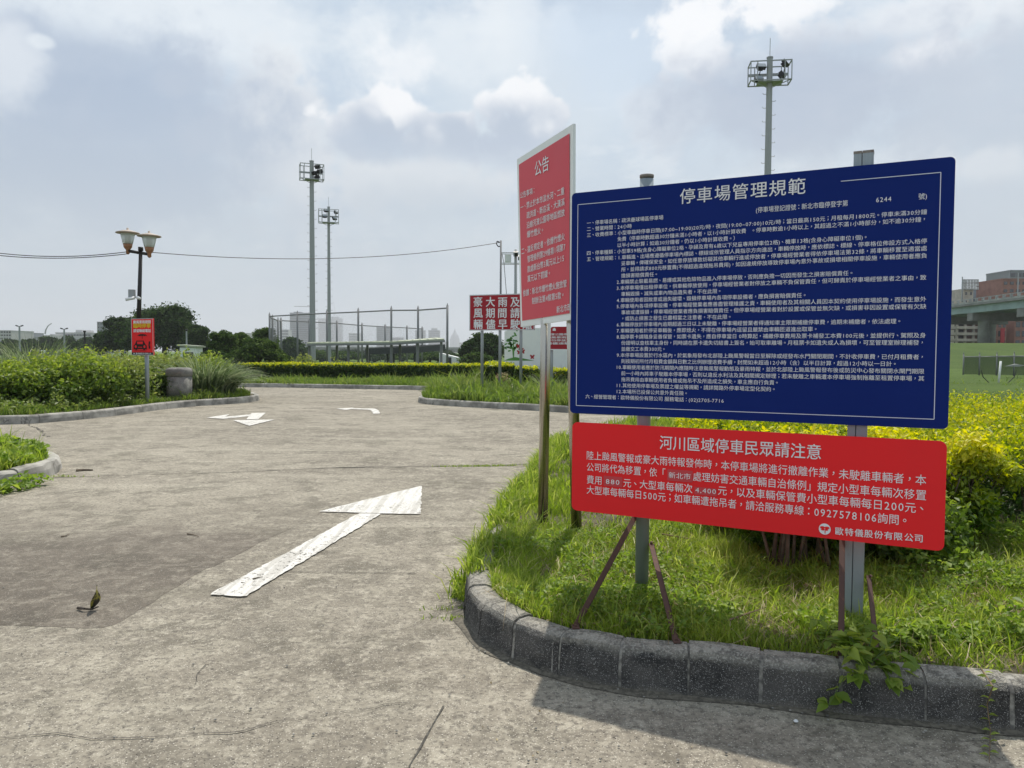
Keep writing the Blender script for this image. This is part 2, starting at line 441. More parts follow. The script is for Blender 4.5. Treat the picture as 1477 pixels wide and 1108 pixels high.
class MB:
    def __init__(s): s.v = []; s.f = []; s.mi = []; s.cur = 0
    def add(s, vs, fs):
        b = len(s.v); s.v += [tuple(v) for v in vs]
        for f in fs: s.f.append(tuple(i + b for i in f)); s.mi.append(s.cur)
        return s
    def box(s, cx, cy, cz, sx, sy, sz, rz=0, rot=None):
        m = rot if rot is not None else Matrix.Rotation(rz, 3, 'Z')
        vs = [Vector((cx, cy, cz)) + m @ Vector((x * sx / 2, y * sy / 2, z * sz / 2)) for x in (-1, 1) for y in (-1, 1) for z in (-1, 1)]
        return s.add(vs, [(0, 1, 3, 2), (4, 6, 7, 5), (0, 4, 5, 1), (2, 3, 7, 6), (0, 2, 6, 4), (1, 5, 7, 3)])
    def bar(s, p, q, w, h, up=(0, 0, 1)):
        p, q = Vector(p), Vector(q); d = (q - p).normalized(); u = Vector(up)
        if abs(d.dot(u)) > .98: u = Vector((0, 1, 0))
        a = d.cross(u).normalized(); b = a.cross(d).normalized()
        vs = [o + a * (i * w / 2) + b * (j * h / 2) for o in (p, q) for i, j in ((-1, -1), (1, -1), (1, 1), (-1, 1))]
        return s.add(vs, [(3, 2, 1, 0), (4, 5, 6, 7)] + [(i, (i + 1) % 4, 4 + (i + 1) % 4, 4 + i) for i in range(4)])
    def tube(s, p, q, r0, r1=None, n=10, cap=True):
        r1 = r0 if r1 is None else r1
        p, q = Vector(p), Vector(q); d = (q - p).normalized()
        u = Vector((0, 0, 1)) if abs(d.z) < .95 else Vector((1, 0, 0))
        a = d.cross(u).normalized(); b = d.cross(a).normalized()
        vs = []
        for o, r in ((p, r0), (q, r1)):
            for k in range(n):
                t = 2 * math.pi * k / n; vs.append(o + (a * math.cos(t) + b * math.sin(t)) * r)
        fs = [(k, n + k, n + (k + 1) % n, (k + 1) % n) for k in range(n)]
        if cap: fs += [tuple(range(n)), tuple(reversed(range(n, 2 * n)))]
        return s.add(vs, fs)
    def path(s, pts, r0, r1=None, n=6):
        r1 = r0 if r1 is None else r1; m = len(pts) - 1
        for i in range(m):
            s.tube(pts[i], pts[i + 1], r0 + (r1 - r0) * i / m, r0 + (r1 - r0) * (i + 1) / m, n, cap=(i in (0, m - 1)))
        return s
    def lathe(s, prof, c, n=20, sx=1, sy=1):
        vs = [(c[0] + r * math.cos(2 * math.pi * k / n) * sx, c[1] + r * math.sin(2 * math.pi * k / n) * sy, c[2] + z) for r, z in prof for k in range(n)]
        fs = [(i * n + k, i * n + (k + 1) % n, (i + 1) * n + (k + 1) % n, (i + 1) * n + k) for i in range(len(prof) - 1) for k in range(n)]
        fs += [tuple(reversed(range(n))), tuple(range((len(prof) - 1) * n, len(prof) * n))]
        return s.add(vs, fs)
    def poly(s, pts, z0, z1):
        n = len(pts); vs = [(p[0], p[1], z0) for p in pts] + [(p[0], p[1], z1) for p in pts]
        return s.add(vs, [tuple(range(n, 2 * n)), tuple(reversed(range(n)))] + [(i, (i + 1) % n, n + (i + 1) % n, n + i) for i in range(n)])
    def mesh(s, name, smooth=False):
        me = bpy.data.meshes.new(name); me.from_pydata(s.v, [], s.f); me.update()
        if smooth: me.polygons.foreach_set('use_smooth', [True] * len(me.polygons))
        if any(s.mi): me.polygons.foreach_set('material_index', s.mi)
        return me
    def build(s, name, mat, parent=None, smooth=False):
        return link(name, s.mesh(name, smooth), mat, parent)

def np_mesh(name, V, faces_list, rnd=None):
    """V (n,3); faces_list = list of (m,k) index arrays; rnd (n,) per vertex"""
    me = bpy.data.meshes.new(name)
    nl = sum(f.size for f in faces_list); nf = sum(len(f) for f in faces_list)
    me.vertices.add(len(V)); me.vertices.foreach_set('co', np.ascontiguousarray(V, dtype=np.float32).ravel())
    me.loops.add(nl); me.loops.foreach_set('vertex_index', np.concatenate([f.ravel() for f in faces_list]).astype(np.int32))
    me.polygons.add(nf)
    tot = np.concatenate([np.full(len(f), f.shape[1]) for f in faces_list]); st = np.concatenate([[0], np.cumsum(tot)[:-1]])
    me.polygons.foreach_set('loop_start', st.astype(np.int32))
    me.update(calc_edges=True)
    if rnd is not None:
        a = me.attributes.new('rnd', 'FLOAT', 'POINT'); a.data.foreach_set('value', rnd.astype(np.float32))
    return me
def norm(a): return a / np.maximum(np.linalg.norm(a, axis=1, keepdims=True), 1e-9)

def leaves(P, size, up=.6, aspect=.5, rnd=None, out=None, outw=0.0, droop=.12, jitter=.35):
    """flat folded leaves (two triangles each) centred on the points P"""
    N = len(P)
    n = rng.normal(size=(N, 3)) * .7; n[:, 2] += up
    if out is not None: n += out * outw
    n = norm(n)
    d = np.cross(n, rng.normal(size=(N, 3))); d = norm(d); w = np.cross(n, d)
    L = (size * (1 - jitter + 2 * jitter * rng.random(N)))[:, None]
    b = P - d * L * .5; t = P + d * L * .5 - n * L * droop
    l = P + w * L * aspect * .5 + n * L * .08 - d * L * .05; r = P - w * L * aspect * .5 + n * L * .08 - d * L * .05
    V = np.stack([b, l, t, r], 1).reshape(-1, 3)
    i = np.arange(N) * 4
    Fc = np.concatenate([np.stack([i, i + 3, i + 2], 1), np.stack([i, i + 2, i + 1], 1)])
    rr = rng.random(N) if rnd is None else rnd
    return V, [Fc], np.repeat(rr, 4)
def blades(P, h, w, lean=.35, rnd=None, seg=2, droop=.25):
    """tapering grass blades: P (n,3) roots, h and w arrays"""
    N = len(P); a = rng.random(N) * 2 * math.pi
    dirx = np.stack([np.cos(a), np.sin(a), np.zeros(N)], 1); side = np.stack([-np.sin(a), np.cos(a), np.zeros(N)], 1)
    rot = rng.random(N) * math.pi; side = norm(side * np.cos(rot)[:, None] + dirx * np.sin(rot)[:, None])
    ln = (lean * rng.random(N) ** .7 * 1.6)[:, None]; h = h[:, None]; w = w[:, None]
    up = np.array([[0, 0, 1.0]])
    m = P + up * h * .55 + dirx * h * ln * .35
    t = P + up * h * (1 - droop * ln) + dirx * h * ln
    V = np.stack([P - side * w / 2, P + side * w / 2, m + side * w * .42, m - side * w * .42, t], 1).reshape(-1, 3)
    i = np.arange(N) * 5
    q = np.stack([i, i + 1, i + 2, i + 3], 1); tr = np.stack([i + 3, i + 2, i + 4], 1)
    rr = rng.random(N) if rnd is None else rnd
    return V, [q, tr], np.repeat(rr, 5)
def joinnp(parts):
    V = []; Rn = []; byk = {}; off = 0
    for v, fl, r in parts:
        V.append(v); Rn.append(r)
        for f in fl: byk.setdefault(f.shape[1], []).append(f + off)
        off += len(v)
    return np.concatenate(V), [np.concatenate(x) for x in byk.values()], np.concatenate(Rn)
def np_obj(name, parts, mat, parent=None):
    V, Fl, Rn = joinnp(parts)
    return link(name, np_mesh(name, V, Fl, Rn), mat, parent)
def inpoly(P, poly):
    x, y = P[:, 0], P[:, 1]; c_ = np.zeros(len(P), bool); n = len(poly); j = n - 1
    for i in range(n):
        xi, yi, xj, yj = poly[i][0], poly[i][1], poly[j][0], poly[j][1]
        if yi != yj: c_ ^= ((yi > y) != (yj > y)) & (x < (xj - xi) * (y - yi) / (yj - yi) + xi)
        j = i
    return c_
def scatter(poly, n, bounds=None, dens=None):
    xs = [p[0] for p in poly]; ys = [p[1] for p in poly]
    b = bounds or (min(xs), max(xs), min(ys), max(ys))
    P = np.stack([b[0] + rng.random(n) * (b[1] - b[0]), b[2] + rng.random(n) * (b[3] - b[2])], 1)
    return P[inpoly(P, poly)]
def fbm(P, s, seed=0.0):
    return np.array([pnoise(Vector((p[0] * s + seed, p[1] * s - seed, seed * .7))) for p in P])
def on(P2, z): return np.column_stack([P2, np.full(len(P2), z) if np.isscalar(z) else z])

# ------------------------------------------------------------------ ground and roads
mb = MB(); mb.add([(-3300, -50, -.25), (3300, -50, -.25), (3300, 5900, -.25), (-3300, 5900, -.25)], [(0, 1, 2, 3)])
tag(mb.build('terrain', 'field_grass'), kind='structure')
mb = MB()
# sports field behind the car park, level with the verge tops
mb.poly([(1.5, 29.5), (-60, 31.0), (-60, 300), (140, 300), (140, 17.5), (9, 17.5)][::-1], -.22, -.004)
tag(mb.build('sports_field', 'field_grass'), kind='structure')
mb = MB(); nx, ny = 60, 40
for i in range(nx + 1):
    for j in range(ny + 1): mb.v.append((-45 + 75 * i / nx, -8 + 42 * j / ny, 0))
for i in range(nx):
    for j in range(ny):
        a = i * (ny + 1) + j; mb.f.append((a, a + ny + 1, a + ny + 2, a + 1)); mb.mi.append(0)
road = tag(mb.build('road', 'road_concrete'), kind='structure')

def smooth_path(pts, step=.08):
    """Catmull-Rom through the points, evenly sampled"""
    P = [Vector((p[0], p[1])) for p in pts]; P = [2 * P[0] - P[1]] + P + [2 * P[-1] - P[-2]]; out = []
    for i in range(1, len(P) - 2):
        for k in range(12):
            t = k / 12; a, b, c_, d = P[i - 1:i + 3]
            out.append(.5 * ((2 * b) + (c_ - a) * t + (2 * a - 5 * b + 4 * c_ - d) * t * t + (3 * b - a - 3 * c_ + d) * t ** 3))
    out.append(P[-2]); return resample(out, step)
def resample(P, step):
    L = [0]
    for a, b in zip(P, P[1:]): L.append(L[-1] + (b - a).length)
    n = max(2, int(L[-1] / step)); res = []; j = 0
    for k in range(n + 1):
        s = L[-1] * k / n
        while j < len(L) - 2 and L[j + 1] < s: j += 1
        d = L[j + 1] - L[j]; res.append(P[j].lerp(P[j + 1], (s - L[j]) / d if d else 0))
    return res
def kerb(pts, inward, name, stone, mats, h=.19, w=.16, start=0, stop=None, gap=.012, seg=.16, jit=.004, straight=False, bed_in=.009):
    """kerb along a line; its stones are objects of their own over [start, stop] of the length"""
    P = smooth_path(pts, seg); n = len(P)
    N = []
    for i in range(n):
        d = (P[min(i + 1, n - 1)] - P[max(i - 1, 0)]).normalized(); N.append(Vector((-d.y, d.x)) * inward)
    prof = [(0, -.02), (.010, h * .45), (.020, h * .80), (.034, h * .93), (.062, h), (w * .8, h * 1.0), (w, h - .012), (w, -.02)]
    cum = [0]
    for a, b in zip(P, P[1:]): cum.append(cum[-1] + (b - a).length)
    def pt(s):
        s = min(max(s, 0), cum[-1] - 1e-6); j = min(int(s / cum[-1] * (n - 1)), n - 2)
        t = (s - cum[j]) / max(1e-6, cum[j + 1] - cum[j]); return P[j].lerp(P[j + 1], t), N[j].lerp(N[j + 1], t).normalized()
    def sweep(mb, s0, s1, ins, dz, split):
        k = max(1, int((s1 - s0) / (seg if not (straight and split) else .05))); m = len(prof); vs = []
        for i in range(k + 1):
            p, q = pt(s0 + (s1 - s0) * i / k)
            if straight and split: u_ = i / k; p = pt(s0)[0].lerp(pt(s1)[0], u_)
            for a, z in prof:
                a2 = a + ins if a < w * .5 else a - ins
                jz = dz; ja = 0
                if split and jit:
                    ja = pnoise(Vector((p.x * 5, p.y * 5, z * 20))) * jit * 2.4; jz += pnoise(Vector((p.x * 4, p.y * 4, 3 + z * 9))) * jit * 1.5
                x = p + q * (a2 + ja); vs.append((x.x, x.y, (z if z <= 0 else z - ins) + (jz if z > 0 else 0)))
        b = len(mb.v); mb.v += vs
        for i in range(k):
            for j in range(m - 1):
                f = (b + i * m + j, b + (i + 1) * m + j, b + (i + 1) * m + j + 1, b + i * m + j + 1)
                mb.f.append(f if inward > 0 else f[::-1]); mb.mi.append(1 if (3 <= j <= 5 and split) else 0)
        c0 = tuple(b + j for j in range(m)); c1 = tuple(b + k * m + j for j in range(m))
        mb.f += [c0 if inward > 0 else c0[::-1], c1[::-1] if inward > 0 else c1]; mb.mi += [0, 0]
    root = thing(name, None, None); root['kind'] = 'structure'
    bed = MB(); sweep(bed, 0, cum[-1], bed_in, 0, False); bed.build('mortar_bed', 'mortar', root, True)
    s = 0; stop = stop or cum[-1]
    while s < min(stop, cum[-1]) - .05:
        L = stone * random.uniform(.92, 1.08)
        e = min(s + L, cum[-1])
        m_ = MB(); sweep(m_, s, e - gap * random.uniform(.7, 1.6), 0, random.uniform(-jit, jit), True)
        o = m_.build('kerb_stone', mats, root)
        if straight and e < cum[-1] - .1:
            j_ = MB(); sweep(j_, e - .045, e + .02, .0045, 0, True); j_.mi = [0] * len(j_.f); j_.build('mortar_joint', 'mortar', root)
        s = e
    return root
# outer foot of each kerb, from the far left round to the right
ISL = [(20, 15.8), (9, 15.8), (4, 15.4), (2.2, 14.6), (1.1, 13.2), (.63, 11.4), (.35, 9.3), (-.07, 6.5), (-.24, 5.1), (-.275, 4.4), (-.245, 4.05),
       (-.15, 3.778), (.0, 3.575), (.15, 3.425), (.313, 3.325), (.506, 3.251), (.693, 3.206), (.932, 3.157), (1.139, 3.085), (1.392, 3.016),
       (1.639, 2.961), (1.969, 2.893), (3.2, 2.62), (6, 2.2), (12, 1.9)]
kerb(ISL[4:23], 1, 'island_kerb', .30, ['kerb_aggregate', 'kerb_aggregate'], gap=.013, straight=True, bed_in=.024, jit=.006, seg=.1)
kerb(ISL[:5], 1, 'island_rear_kerb', 2.0, ['kerb_grey', 'kerb_grey'], seg=.5)
LBED = [(-34, 15.6), (-20, 15.0), (-13, 14.95), (-10.0, 15.05), (-9.15, 15.75), (-8.69, 17.1), (-8.6, 19.2), (-8.16, 20.5), (-7.6, 21.4), (-7.45, 22.6), (-8.0, 24.0), (-9.4, 26.5), (-13, 28.6), (-34, 29.2)]
kerb([(-34, 14.6), (-20, 14.6), (-13, 14.75), (-10.0, 14.95), (-9.25, 15.6), (-8.85, 17.0), (-8.6, 19.2), (-8.16, 20.5), (-7.6, 21.4), (-7.45, 22.6), (-8.0, 24.0), (-9.4, 26.5)], 1,
     'left_bed_kerb', 1.0, ['kerb_grey', 'kerb_grey'], seg=.3, h=.17)
FAR = [(-60, 31.6), (-20, 31.4), (-10.4, 31.2), (-7.4, 30.5), (-4.6, 29.85), (-3.2, 29.3), (-2.75, 27.5), (-2.8, 24.2), (-2.75, 22.4), (-2.45, 21.6), (-1.9, 21.0), (-1.09, 20.37), (.57, 19.27), (1.34, 18.67), (3, 17.9), (9, 17.5), (30, 17.5)]
kerb(FAR, 1, 'far_kerb', 1.2, ['kerb_grey', 'kerb_grey'], seg=.4, h=.16)
SML = [(-30, 6.9), (-9, 7.25), (-7.2, 7.4), (-6.2, 7.55), (-5.65, 7.8), (-5.36, 8.2), (-5.31, 8.7), (-5.45, 9.25), (-5.88, 9.85), (-6.8, 10.5), (-9, 11.2), (-30, 12)]
kerb(SML, 1, 'left_island_kerb', .75, ['kerb_grey', 'kerb_grey'], seg=.12, h=.16, jit=.012)
def soil(name, poly, z, mat='soil'):
    m = MB(); m.poly(poly, -.02, z); o = m.build(name, mat); return tag(o, kind='structure')
def inset(poly, d):
    P = [Vector(p) for p in poly]; out = []
    for i, p in enumerate(P):
        a = P[i - 1] if i else P[0] * 2 - P[1]; b = P[i + 1] if i < len(P) - 1 else P[-1] * 2 - P[-2]
        t = (b - a).normalized(); out.append(p + Vector((-t.y, t.x)) * d)
    return [(q.x, q.y) for q in out]
ISLIN = inset(ISL, .12) + [(20, 2.2)]
soil('island_soil', ISLIN, .165)
LBIN = inset([(-34, 14.6), (-20, 14.6), (-13, 14.75), (-10.0, 14.95), (-9.25, 15.6), (-8.85, 17.0), (-8.6, 19.2), (-8.16, 20.5), (-7.6, 21.4), (-7.45, 22.6), (-8.0, 24.0), (-9.4, 26.5)], .12) + [(-13, 28.6), (-34, 29.0)]
soil('left_bed_soil', LBIN, .15)
FARIN = inset(FAR, .22) + [(30, 60), (-60, 60)]
soil('verge_soil', FARIN, .135, 'field_grass')
SMIN = inset(SML, .12)
soil('left_island_soil', SMIN, .135)

# darker resurfaced patch, joints, cracks
pp = [(-520, 884), (60, 904), (120, 906.5), (152, 906), (170, 900), (240, 856), (298, 820), (312, 816), (350, 797), (372, 784), (432, 757), (468, 737), (440, 722), (330, 716), (200, 717), (95, 714), (0, 730), (-520, 760)]
m = MB(); P = [G(*q) for q in pp]; n = len(P)
Q = resample([Vector((p.x, p.y)) for p in P + P[:1]], .06)
Q = [q + Vector((pnoise(Vector((q.x * 6, q.y * 6, 0))), pnoise(Vector((q.x * 6, q.y * 6, 9))))) * .01 for q in Q[:-1]]
m.add([(q.x, q.y, .0015) for q in Q], [tuple(range(len(Q)))]); tag(m.build('asphalt_patch', 'worn_patch'), kind='structure')
def strip(mb, pix, w, z=.006, wob=.02, step=.05, brk=0):
    P = resample([Vector(G(*q)[:2]) for q in pix], step); prev = None
    for i, p in enumerate(P):
        d = (P[min(i + 1, len(P) - 1)] - P[max(i - 1, 0)]).normalized(); nn = Vector((-d.y, d.x))
        p = p + nn * (pnoise(Vector((p.x * 3.1, p.y * 3.1, 4))) * wob + pnoise(Vector((p.x * 11, p.y * 11, 1))) * wob * .6)
        ww = w * (.35 + abs(pnoise(Vector((p.x * 4, p.y * 4, 7)))) * 2.2)
        cur = (p + nn * ww / 2, p - nn * ww / 2)
        if prev and not (brk and pnoise(Vector((p.x * 2.5, p.y * 2.5, 13))) > brk):
            mb.add([(*prev[0], z), (*prev[1], z), (*cur[1], z), (*cur[0], z)], [(0, 1, 2, 3)])
        prev = cur
m = MB()
strip(m, [(590, 1108), (612, 1068), (640, 1020)], .007, wob=.006)
strip(m, [(0, 1064), (90, 1062), (140, 1069), (235, 1065), (350, 1055), (430, 1038), (520, 1026), (590, 1012)], .006, wob=.04)
strip(m, [(350, 821), (440, 826), (600, 828)], .007, wob=.01, brk=.35)
strip(m, [(282, 990), (286, 975), (300, 960)], .005, wob=.03)
strip(m, [(55, 690), (180, 686), (330, 682), (480, 675), (640, 673), (780, 670)], .022, wob=.02, brk=.3)
strip(m, [(330, 586), (450, 590), (700, 590)], .04, wob=.03, brk=.2)
strip(m, [(190, 587), (600, 590)], .03, z=.005, wob=.05, brk=.1)
strip(m, [(38, 612), (60, 622), (66, 628), (72, 630)], .03, wob=.06)
strip(m, [(0, 652), (12, 646), (20, 641)], .03, wob=.05)
strip(m, [(205, 815), (250, 818), (285, 816)], .006, wob=.03)
strip(m, [(410, 744), (430, 738), (446, 734)], .008, wob=.02)
o = m.build('crack', 'joint_dark', road); o['kind'] = 'stuff'

def paint(polys, name='road_arrow'):
    m = MB()
    for pl in polys:
        q = [G(*a) for a in pl]; q2 = resample([Vector(p[:2]) for p in q + q[:1]], .05)[:-1]; q = [p + Vector((pnoise(Vector((p.x * 17, p.y * 17, 1))), pnoise(Vector((p.x * 17, p.y * 17, 5))))) * .016 for p in q2]; m.add([(p.x, p.y, .009 + .0015 * len(m.f)) for p in q], [tuple(range(len(q)))])
    return tag(m.build(name, 'road_paint'), kind='structure')
paint([[(460, 739), (608.7, 701.6), (606.6, 743), (553, 742), (518, 741)], [(301, 860), (353, 863), (550, 742.6), (518, 742)]])
paint([[(298, 603), (331, 598), (325, 601.6), (366, 597.9), (364, 600.4), (323, 604.8)], [(363, 596.4), (383.5, 596), (372.6, 605.6), (355, 605.5)], [(336, 607), (396.5, 606), (359.6, 615)]])
paint([[(485, 590), (511, 588.4), (509, 589.5), (541, 589.9), (546, 592.5), (548.3, 597), (538, 597.5), (537, 594), (533, 591.6), (507, 590.6), (499.6, 592)]])

# ------------------------------------------------------------------ lettering
GC = {}
def _shape(txt):
    cu = bpy.data.curves.new('line', 'FONT'); cu.body = txt; cu.resolution_u = 2
    o = bpy.data.objects.new('line', cu); COL.objects.link(o)
    me = bpy.data.meshes.new_from_object(o.evaluated_get(bpy.context.evaluated_depsgraph_get()))
    V = [(v.co.x, v.co.y) for v in me.vertices]; Fs = [tuple(p.vertices) for p in me.polygons]
    bpy.data.objects.remove(o); bpy.data.curves.remove(cu); bpy.data.meshes.remove(me)
    return V, Fs
def glyph(ch):
    """one character: outline, faces, advance; Chinese marks sit in the middle of their cell"""
    if ch not in GC:
        V, Fs = _shape(ch) if not ch.isspace() else ([], [])
        if ord(ch) > 0x2000:
            adv = 1.0
            if ch == '\u3000': adv = .9
            if ch in '，。、；：' and V:
                cx = (min(v[0] for v in V) + max(v[0] for v in V)) / 2; cy = (min(v[1] for v in V) + max(v[1] for v in V)) / 2
                V = [(v[0] - cx + .45, v[1] - cy + .38) for v in V]; adv = .92
        elif ch == ' ': adv = .3
        else:
            wd = max(v[0] for v in V) - min(v[0] for v in V)
            adv = .60 if ch.isdigit() else max(.28, max(v[0] for v in V) - min(v[0] for v in V) + .08); x0 = min(v[0] for v in V); V = [(v[0] - x0 + (adv - wd) / 2, v[1]) for v in V]
        GC[ch] = (V, Fs, adv)
    return GC[ch]
def glyphs(s_, bold=0.0, spacing=1.0):
    """flat mesh (V, F) of one line, em = 1; bold prints a second, slightly shifted pass just behind the first"""
    V, Fs, x = [], [], 0.0
    passes = [(0, 0, 0)] if bold <= 0 else [(0, 0, 0), (bold, bold * .5, -1), (-bold, -bold * .5, -2)]
    for ch in s_:
        gv, gf, adv = glyph(ch)
        for ox, oy, oz in passes:
            b = len(V); V += [Vector((p[0] + x + ox, p[1] + oy, oz)) for p in gv]; Fs += [tuple(i + b for i in f) for f in gf]
        x += adv * spacing
    return V, Fs
class Plane:
    """an upright board: origin A at its left, unit u along it, unit w up it, outward normal n facing the reader"""
    def __init__(s, A, B, up=(0, 0, 1)):
        s.A = Vector(A); s.B = Vector(B); s.u = (s.B - s.A).normalized(); s.w = Vector(up).normalized()
        s.w = (s.w - s.u * s.w.dot(s.u)).normalized(); s.n = s.u.cross(s.w).normalized()
        if s.n.y > 0: s.n = -s.n
    def P(s, a, b, d=0): return s.A + s.u * a + s.w * b + s.n * d
    def hit(s, px, py):
        d = cam_rot @ Vector(((px - 738.5) / F, -(py - 554) / F, -1)); o = Vector((0, 0, EYE))
        t = (s.A - o).dot(s.n) / d.dot(s.n); q = o + d * t - s.A
        return q.dot(s.u), q.dot(s.w)
    def text(s, mb, txt, a0, a1, b, size, bold=0, spacing=1.0, d=.004):
        """one line centred at height b from a0 (to a1 if given) with character height size"""
        V, Fs = glyphs(txt, bold, spacing)
        if not V: return
        x0 = min(v.x for v in V); x1 = max(v.x for v in V)
        sx = size if a1 is None else (a1 - a0) / (x1 - x0)
        mb.add([s.P(a0 + (v.x - x0) * sx, b + (v.y - .38) * size, d + v.z * .0004) for v in V], Fs)
    def panel(s, a0, b0, a1, b1, r, th, d0=0, seg=5, warp=None):
        """rounded panel as a solid: front at d0, back at d0-th"""
        m = MB(); pts = []
        for cx, cy, st in ((a1 - r, b1 - r, 0), (a0 + r, b1 - r, 90), (a0 + r, b0 + r, 180), (a1 - r, b0 + r, 270)):
            for k in range(seg + 1):
                t = R(st + 90 * k / seg); pts.append((cx + r * math.cos(t), cy + r * math.sin(t)))
        n = len(pts); off = (lambda a, b: warp(a, b)) if warp else (lambda a, b: 0)
        m.add([s.P(a, b, d0 + off(a, b)) for a, b in pts] + [s.P(a, b, d0 - th + off(a, b)) for a, b in pts],
              [tuple(range(n)), tuple(reversed(range(n, 2 * n)))] + [(i, n + i, n + (i + 1) % n, (i + 1) % n) for i in range(n)])
        return m

# ------------------------------------------------------------------ blue notice board
bA = Vector((.3216, 4.243, 0)); bB = Vector((1.9423, 3.416, 0))
BP = Plane(bA, bB)
WB = (bB - bA).length; Z0, Z1 = 1.12, 2.322
board = thing('parking_notice_board', 'large dark blue board of dense white Chinese text on two grey posts', 'sign', (1.1, 3.8, .165))
m = BP.panel(0, Z0, WB, Z1, .022, .004)
# curled upper right corner and slight bow of the sheet
m.build('panel', 'blue_vinyl', board)
def bl(px0, py0, px1=None, py1=None):
    a, b = BP.hit(px0, py0); a1 = BP.hit(px1, py1)[0] if px1 else None
    return a, b, a1
tm = MB()
a, b, a1 = bl(981, 283.5, 1163.5, 268)
b = (BP.hit(990, 283.5)[1] + BP.hit(1152, 268.5)[1]) / 2
gap_t = (a1 - a) / 7
for i, ch in enumerate('停車場管理規範'):
    sz = .083; a0 = a + (a1 - a - sz) * i / 6; BP.text(tm, ch, a0, None, b, sz, .008)
tm.build('title_lettering', 'white_print', board)
sz1 = .030
for s_, x0, y0, x1, y1 in (('(停車場登記證號：新北市臨停登字第', 1090.6, 303.3, 1223, 292.7), ('6244', 1263.8, 288.5, 1285.6, 287), ('號)', 1324.8, 283.8, 1337, 283)):
    a, b, a1 = bl(x0, y0, x1, y1); lm = MB(); BP.text(lm, s_, a, a1, b, sz1, 0); lm.build('registration_line', 'white_print', board)
LINES = [
 ('一、停車場名稱：疏洪壘球場區停車場', 847, 957), ('二、營業時間：24小時', 847, 911.5),
 ('三、收費標準：小型車臨時停車日間(07:00~19:00)20元/時，夜間(19:00~07:00)10元/時；當日最高150元；月租每月1800元。停車未滿30分鐘', 847, 1337),
 ('免費（停車時數超過30分鐘未滿1小時者，以1小時計算收費　。停車時數逾1小時以上，其超過之不滿1小時部分，如不逾30分鐘，', 891, 1334),
 ('以半小時計算；如逾30分鐘者，仍以1小時計算收費。）', 891, 1060),
 ('四、停車種類：小型車59格(含身心障礙車位2格、孕婦及育有6歲以下兒童專用停車位2格)、機車13格(含身心障礙車位1個)。', 847, 1250),
 ('五、管理規範：1.車輛進、出場應遵循停車場內標誌、標線或依管理人員指示方向進出，車輛停放時，應依標誌、標線、停車格位佈設方式入格停', 847, 1337),
 ('妥車輛，俾確保安全，如任意停放導致妨礙其他車輛行進或停放者，停車場經營業者得依停車場法第32條，將車輛移置至適當處', 896.5, 1337),
 ('所，並得請求800元移置費(不得超過違規拖吊費用)，如因違規停放導致停車場內意外事故或損壞相關停車設施，車輛使用者應負', 896.5, 1337),
 ('擔損害賠償責任。', 896.5, 948),
 ('2.車輛禁止裝載易燃、易爆或其他危險物品進入停車場停放，否則應負擔一切因而發生之損害賠償責任。', 890, 1229.5),
 ('3.本停車場僅出租停車位，供車輛停放使用，停車場經營業者對停放之車輛不負保管責任，但可歸責於停車場經營業者之事由，致', 890, 1336),
 ('車輛毀損、滅失或車內物品遺失者，不在此限。', 896.5, 1039.5),
 ('4.車輛使用者因故意或過失破壞、毀損停車場內各項停車設備者，應負損害賠償責任。', 890, 1162),
 ('5.停車場內各項停車設備，停車場經營業者應善盡管理維護之責，車輛使用者及其相關人員因本契約使用停車場設施，而發生意外', 890, 1336),
 ('事故或遭毀損，停車場經營業者應負損害賠償責任。但停車場經營業者對於設置或保管並無欠缺，或損害非因設置或保管有欠缺', 896.5, 1336),
 ('，或防止損害之發生已盡相當之注意者，不在此限。', 898, 1054),
 ('6.車輛停放於停車場內逾期超過三日以上未駛離，停車場經營業者得通知車主限期補繳停車費，逾期未補繳者，依法處理。', 890, 1298.5),
 ('7.車輛使用者於停妥車輛後，應即熄火，不得在停車場內逗留且嚴禁由車輛匝道進出取車。', 890, 1178),
 ('8.臨停票卡請隨身妥善保管，如票卡遺失，應自停車當日 0時算起，補繳停車費用及票卡補發工本費100元後，並提供行、駕照及身', 890, 1335),
 ('份證明以查核車主身份，同時請在票卡遺失切結書上簽名，始可取車離場。月租票卡如遺失或人為損壞，可至管理室辦理補發，', 896.5, 1331),
 ('並繳交工本費300元。', 896.5, 959),
 ('9.本停車場設置於行水區內，於氣象局發布北部陸上颱風警報當日至解除或經發布水門關閉期間，不計收停車費，已付月租費者，', 890, 1331),
 ('則按期初所付月租費金額與日數之比例辦理退費手續，封閉如未超過12小時（含）以半日計算，超過12小時以一日計。', 896.5, 1292),
 ('10.車輛使用者應於防汛期間內應隨時注意颱風警報動態及豪雨特報，並於北部陸上颱風警報發布後或防災中心發布關閉水閘門期限', 890, 1333),
 ('前一小時內將車子駛離本停車場，否則以違反水利法及其相關規定辦理；若未駛離之車輛遭本停車場強制拖離至租置停車場，其', 896.5, 1333),
 ('拖吊費用由車輛使用者負擔或拖吊不及所造成之損失，車主應自行負責。', 896.5, 1122),
 ('11.其他使用停車場及票證之權益等規範，請詳閱路外停車場定型化契約。', 890, 1117.5),
 ('12.本場所已投保公共意外責任險。', 890, 991), ('六、經營管理者：歐特儀股份有限公司 服務電話：(02)2705-7716', 845, 1044)]
zt = BP.hit(849, 322)[1]; zb = BP.hit(847, 571.8)[1]
for i, (s_, x0, x1) in enumerate(LINES):
    z = zt + (zb - zt) * i / 29
    def a_of(px):
        py = 500.0
        for _ in range(6):
            a_, b_ = BP.hit(px, py); py += (b_ - z) * 300
        return a_
    lm = MB(); BP.text(lm, s_, a_of(x0), a_of(x1), z, .0252, 0); lm.build('text_line', 'white_print', board)
